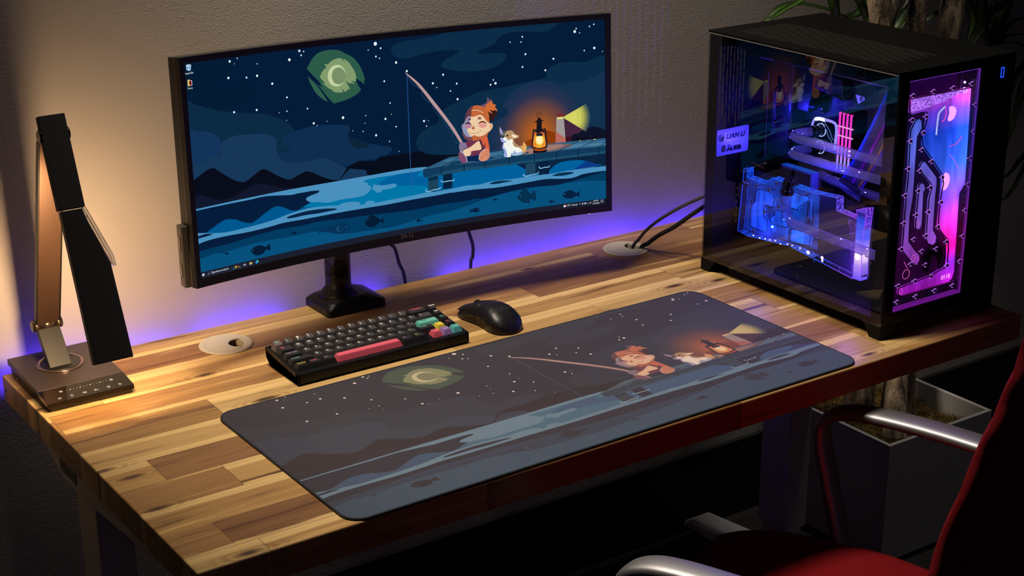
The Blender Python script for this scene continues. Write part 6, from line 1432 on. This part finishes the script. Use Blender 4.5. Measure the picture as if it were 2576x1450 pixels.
def leaf_mat(name, c1, c2, e):
    m = bpy.data.materials.new(name); t = nt(m); b_ = N(t, 'ShaderNodeBsdfPrincipled', i_Roughness=.38); o = N(t, 'ShaderNodeOutputMaterial'); t.links.new(b_.outputs[0], o.inputs[0])
    uvn = N(t, 'ShaderNodeVertexColor', layer_name='mid'); mx_ = N(t, 'ShaderNodeMix', data_type='RGBA'); mx_.inputs[6].default_value = (*srgb(c1), 1); mx_.inputs[7].default_value = (*srgb(c2), 1); t.links.new(uvn.outputs[0], mx_.inputs[0]); t.links.new(mx_.outputs[2], b_.inputs['Base Color']); return m
leafm = leaf_mat('strappy_leaf', '16260e', '3f5e22', 0)
def strap_leaf(pts, w, twist=0, droop=None, parent=None, label=None):
    P_ = catmull([Vector(p) for p in pts], 8); n = len(P_); bm = bmesh.new(); lay = bm.loops.layers.float_color.new('mid'); prev = None; rows_ = []
    for i, p in enumerate(P_):
        t_ = (P_[min(i+1, n-1)]-P_[max(i-1, 0)]).normalized(); f = i/(n-1)
        s_ = t_.cross(Vector((0, 0, 1))); s_ = s_.normalized() if s_.length > .05 else (prev or Vector((1, 0, 0)))
        if prev and s_.dot(prev) < 0: s_ = -s_
        prev = s_; nn = s_.cross(t_); a = twist*f; s2 = s_*math.cos(a)+nn*math.sin(a); n2 = s2.cross(t_)
        ww = w*(min(1, f*5+.35))*(1-f**2.6)+.0004
        row = []
        for k in (-1, -.5, 0, .5, 1): row.append((bm.verts.new(p+s2*ww*k*.5+n2*(abs(k)*ww*.16)), 1-abs(k)))
        rows_.append(row)
    for i in range(n-1):
        for k in range(4):
            f_ = bm.faces.new((rows_[i][k][0], rows_[i][k+1][0], rows_[i+1][k+1][0], rows_[i+1][k][0])); f_.smooth = True
            for lp in f_.loops:
                mv = 0
                for rr_ in (rows_[i], rows_[i+1]):
                    for v_, m_ in rr_:
                        if v_ is lp.vert: mv = m_
                mv = mv**3; lp[lay] = (mv, mv, mv, 1)
    q = MB(); q.bm.free(); q.bm = bm; o = obj('leaf', q, leafm, parent); m = o.modifiers.new('t', 'SOLIDIFY'); m.thickness = .0007; return o
trunks = [([(1.775, -.165, -.50), (1.770, -.16, -.25), (1.775, -.15, .10), (1.762, -.160, .36), (1.752, -.160, .45), (1.748, -.16, .60)], .030, .75),
          ([(1.795, -.255, -.50), (1.815, -.23, -.42), (1.862, -.19, -.30), (1.868, -.16, -.10), (1.872, -.15, .25), (1.874, -.155, .42), (1.892, -.16, .60)], .024, .9),
          ([(1.885, -.175, -.50), (1.90, -.17, -.25), (1.95, -.16, .10), (1.978, -.150, .34), (1.985, -.15, .45), (1.99, -.15, .60)], .030, .85)]
desc = ['thick rough tree trunk in the planter, forked and furthest left', 'slim leaning tree trunk in the planter, the middle one', 'gnarled tree trunk in the planter, furthest right']
trees = []
for (pts, r_, sc), d in zip(trunks, desc):
    tr_ = thing('dracaena_tree', d, 'tree', (pts[0][0], pts[0][1], pts[0][2]), 0, 'trees in the white planter'); trees.append(tr_)
    q = MB(); P_ = [Vector(p) for p in pts]; q.tube(P_, [r_*1.25, r_, r_*.92, r_*sc, r_*.85, r_*.8], 22, 10)
    rnd = random.Random(len(d))
    ph = [rnd.uniform(0, 6.28) for _ in range(8)]
    for v in q.bm.verts:
        a = math.atan2(v.co.y+.15, v.co.x-pts[2][0]); k = .0028*math.sin(a*5+ph[0]+v.co.z*9)+.0022*math.sin(v.co.z*46+ph[1]+a*2)+.0016*math.sin(v.co.z*95+a*7+ph[2]); v.co.x += k; v.co.y += k*.7
    obj('trunk', q, bark, tr_)
q = MB(); q.tube([(1.768, -.155, .385), (1.795, -.155, .43), (1.812, -.155, .48), (1.82, -.155, .56)], [.024, .02, .018, .017], 16, 6); obj('branch', q, bark, trees[0])
# leaves that show in the photograph (their crowns are above the frame)
c1, c2, c3 = (1.755, -.16, .66), (1.892, -.16, .66), (1.99, -.15, .66)
t1, t2, t3 = trees
strap_leaf([c1, (1.80, -.12, .62), (1.85, -.07, .50), (1.84, -.045, .40), (1.797, -.04, .3755), (1.749, -.04, .393), (1.687, -.04, .4104), (1.642, -.04, .4199), (1.598, -.04, .4155), (1.570, -.04, .399), (1.545, -.04, .384), (1.52, -.045, .35)], .026, .5, parent=t1)
strap_leaf([c1, (1.72, -.13, .60), (1.69, -.07, .50), (1.66, -.05, .438), (1.632, -.05, .4223), (1.6036, -.05, .4142), (1.578, -.05, .404), (1.561, -.05, .3974), (1.545, -.055, .37)], .017, .6, parent=t1)
strap_leaf([c1, (1.74, -.10, .55), (1.765, -.08, .44), (1.79, -.08, .40), (1.808, -.08, .372), (1.82, -.08, .33), (1.83, -.08, .25)], .034, .2, parent=t1)
strap_leaf([c1, (1.72, -.06, .55), (1.73, -.05, .44), (1.75, -.05, .36), (1.76, -.05, .25)], .036, .3, parent=t1)
strap_leaf([c2, (1.94, -.11, .52), (1.930, -.1, .407), (1.905, -.1, .381), (1.882, -.1, .360), (1.868, -.1, .33), (1.86, -.1, .27)], .036, .2, parent=t2)
strap_leaf([c2, (1.96, -.08, .50), (1.955, -.07, .42), (1.92, -.07, .36), (1.90, -.07, .28)], .03, .4, parent=t2)
strap_leaf([c3, (2.06, -.11, .5), (2.05, -.1, .41), (2.021, -.1, .379), (1.989, -.1, .371), (1.961, -.1, .358), (1.93, -.1, .32)], .018, .3, parent=t3)
strap_leaf([c3, (2.05, -.09, .52), (2.093, -.08, .40), (2.12, -.08, .365), (2.135, -.08, .335), (2.124, -.08, .29), (2.11, -.08, .2)], .034, .3, parent=t3)
strap_leaf([c3, (2.12, -.15, .55), (2.20, -.13, .44), (2.2, -.11, .37), (2.17, -.1, .352), (2.14, -.1, .325), (2.115, -.1, .30), (2.08, -.1, .25)], .048, .1, parent=t3)
strap_leaf([c3, (2.15, -.1, .52), (2.225, -.08, .40), (2.225, -.08, .34), (2.20, -.08, .29), (2.17, -.08, .22)], .046, .2, parent=t3)
strap_leaf([c3, (2.1, -.1, .50), (2.14, -.1, .33), (2.19, -.1, .282), (2.21, -.1, .305), (2.24, -.1, .322), (2.29, -.1, .332), (2.35, -.1, .32)], .03, .2, parent=t3)
strap_leaf([c3, (2.1, -.1, .47), (2.14, -.1, .32), (2.187, -.1, .2862), (2.22, -.1, .294), (2.257, -.1, .295), (2.30, -.1, .292), (2.36, -.1, .27)], .03, .2, parent=t3)
strap_leaf([c3, (2.12, -.1, .44), (2.16, -.1, .30), (2.191, -.1, .283), (2.23, -.1, .282), (2.268, -.1, .274), (2.30, -.1, .256), (2.34, -.1, .2)], .020, .2, parent=t3)
strap_leaf([c3, (2.25, -.12, .52), (2.33, -.11, .40), (2.34, -.1, .27), (2.304, -.1, .224), (2.278, -.1, .208), (2.262, -.1, .17), (2.25, -.1, .12)], .026, .2, parent=t3)
strap_leaf([c3, (2.26, -.15, .55), (2.40, -.13, .42), (2.40, -.11, .2), (2.36, -.1, .03), (2.313, -.1, -.05), (2.2875, -.1, -.0786), (2.2618, -.1, -.0877), (2.23, -.1, -.09)], .014, .4, parent=t3)
strap_leaf([c3, (2.26, -.12, .50), (2.37, -.11, .35), (2.37, -.11, .15), (2.337, -.1, .022), (2.31, -.1, -.001), (2.289, -.1, -.021), (2.2613, -.1, -.0334), (2.23, -.1, -.035)], .016, .4, parent=t3)
strap_leaf([c3, (2.22, -.12, .46), (2.30, -.11, .30), (2.305, -.1, .19), (2.293, -.1, .145), (2.281, -.1, .097), (2.2637, -.1, .05), (2.25, -.1, 0)], .026, .2, parent=t3)
q = MB()
for z0 in (.60, .66): pass
# thin pale lead under the desk
cable('thin_lead', [(1.10, -.02, -.145), (1.14, -.02, -.16), (1.18, -.02, -.1625), (1.235, -.02, -.1735), (1.30, -.02, -.205), (1.37, -.02, -.235), (1.42, -.02, -.262), (1.46, -.05, -.29)], .0016, pbr('pale_lead', '6c6a62', .5), 'thin pale lead sagging under the desk near its right leg')

# ------------------------------------------------------------ light strip behind the desk
strip_t = thing('light_strip', 'blue violet LED strip glowing on the wall behind the desk edge', 'light strip', (.76, -.004, -.05))
q = MB(); q.box((.02, .0005, -.040), (1.50, .0018, -.028)); obj('strip_tape', q, pbr('strip_tape_white', 'b0b0b0', .6), strip_t)
q = MB()
for i in range(49): q.box((.03+i*.03, .0018, -.0365), (.0355+i*.03, .0030, -.0315))
obj('strip_diodes', q, emit('violet_led', '4a28ff', LED_E), strip_t)
def area(name, loc, rot, sx, sy, col, e, spread=PI, parent=None):
    l = bpy.data.lights.new(name, 'AREA'); l.shape = 'RECTANGLE'; l.size = sx; l.size_y = sy; l.energy = e; l.color = col; l.spread = spread
    o = bpy.data.objects.new(name, l); COL.objects.link(o); o.location = (loc[0], loc[1], loc[2]+DZ); o.rotation_euler = rot; return o
# the diodes' light, stretch by stretch, thrown on the wall through the gap
for x0, x1, e, c in LEDS:
    area('strip_glow', ((x0+x1)/2, .0040, -.034), (PI/2+.75, 0, 0), x1-x0, .004, c, e*(x1-x0), math.radians(170))
# ------------------------------------------------------------ lights
def spot(name, loc, target, col, e, size, blend, r):
    l = bpy.data.lights.new(name, 'SPOT'); l.energy = e; l.color = col; l.spot_size = size; l.spot_blend = blend; l.shadow_soft_size = r
    o = bpy.data.objects.new(name, l); COL.objects.link(o); o.location = (loc[0], loc[1], loc[2]+DZ)
    d = Vector(target)-Vector(loc); o.rotation_euler = d.to_track_quat('-Z', 'Y').to_euler(); return o
spot('ceiling_spot', SPOT_P, SPOT_T, SPOT_C, SPOT_E, SPOT_A, SPOT_B, .28)
spot('ceiling_spot', (1.80, -.50, 2.28), (1.84, -.20, -.45), (1.0, .92, .82), SPOT2, .30, .6, .05)  # unseen narrow spot, added to brighten the planter
w = bpy.data.worlds.new('night_room'); S.world = w; w.use_nodes = True; bgn = w.node_tree.nodes['Background']; bgn.inputs[0].default_value = (.055, .05, .085, 1); bgn.inputs[1].default_value = WORLD_E
# ------------------------------------------------------------ camera
cam = bpy.data.cameras.new('camera'); co = bpy.data.objects.new('camera', cam); COL.objects.link(co)
co.location = (-.6438, -2.38797, .98817+DZ); co.rotation_mode = 'XYZ'; co.rotation_euler = (1.22261, .00741, -.5984)
cam.sensor_width = 36; cam.lens = 4038.137/2576*36; cam.clip_start = .05; cam.clip_end = 30
S.camera = co
S.view_settings.view_transform = 'Standard'; S.view_settings.look = 'None'; S.view_settings.gamma = 1; S.view_settings.exposure = EXPO; S.view_settings.use_curve_mapping = False
S.cycles.use_denoising = True
S.cycles.adaptive_threshold = .02; S.cycles.max_bounces = 7; S.cycles.diffuse_bounces = 3; S.cycles.glossy_bounces = 4; S.cycles.transparent_max_bounces = 18; S.cycles.transmission_bounces = 4
S.cycles.sample_clamp_indirect = 3.0; S.cycles.caustics_reflective = False; S.cycles.caustics_refractive = False
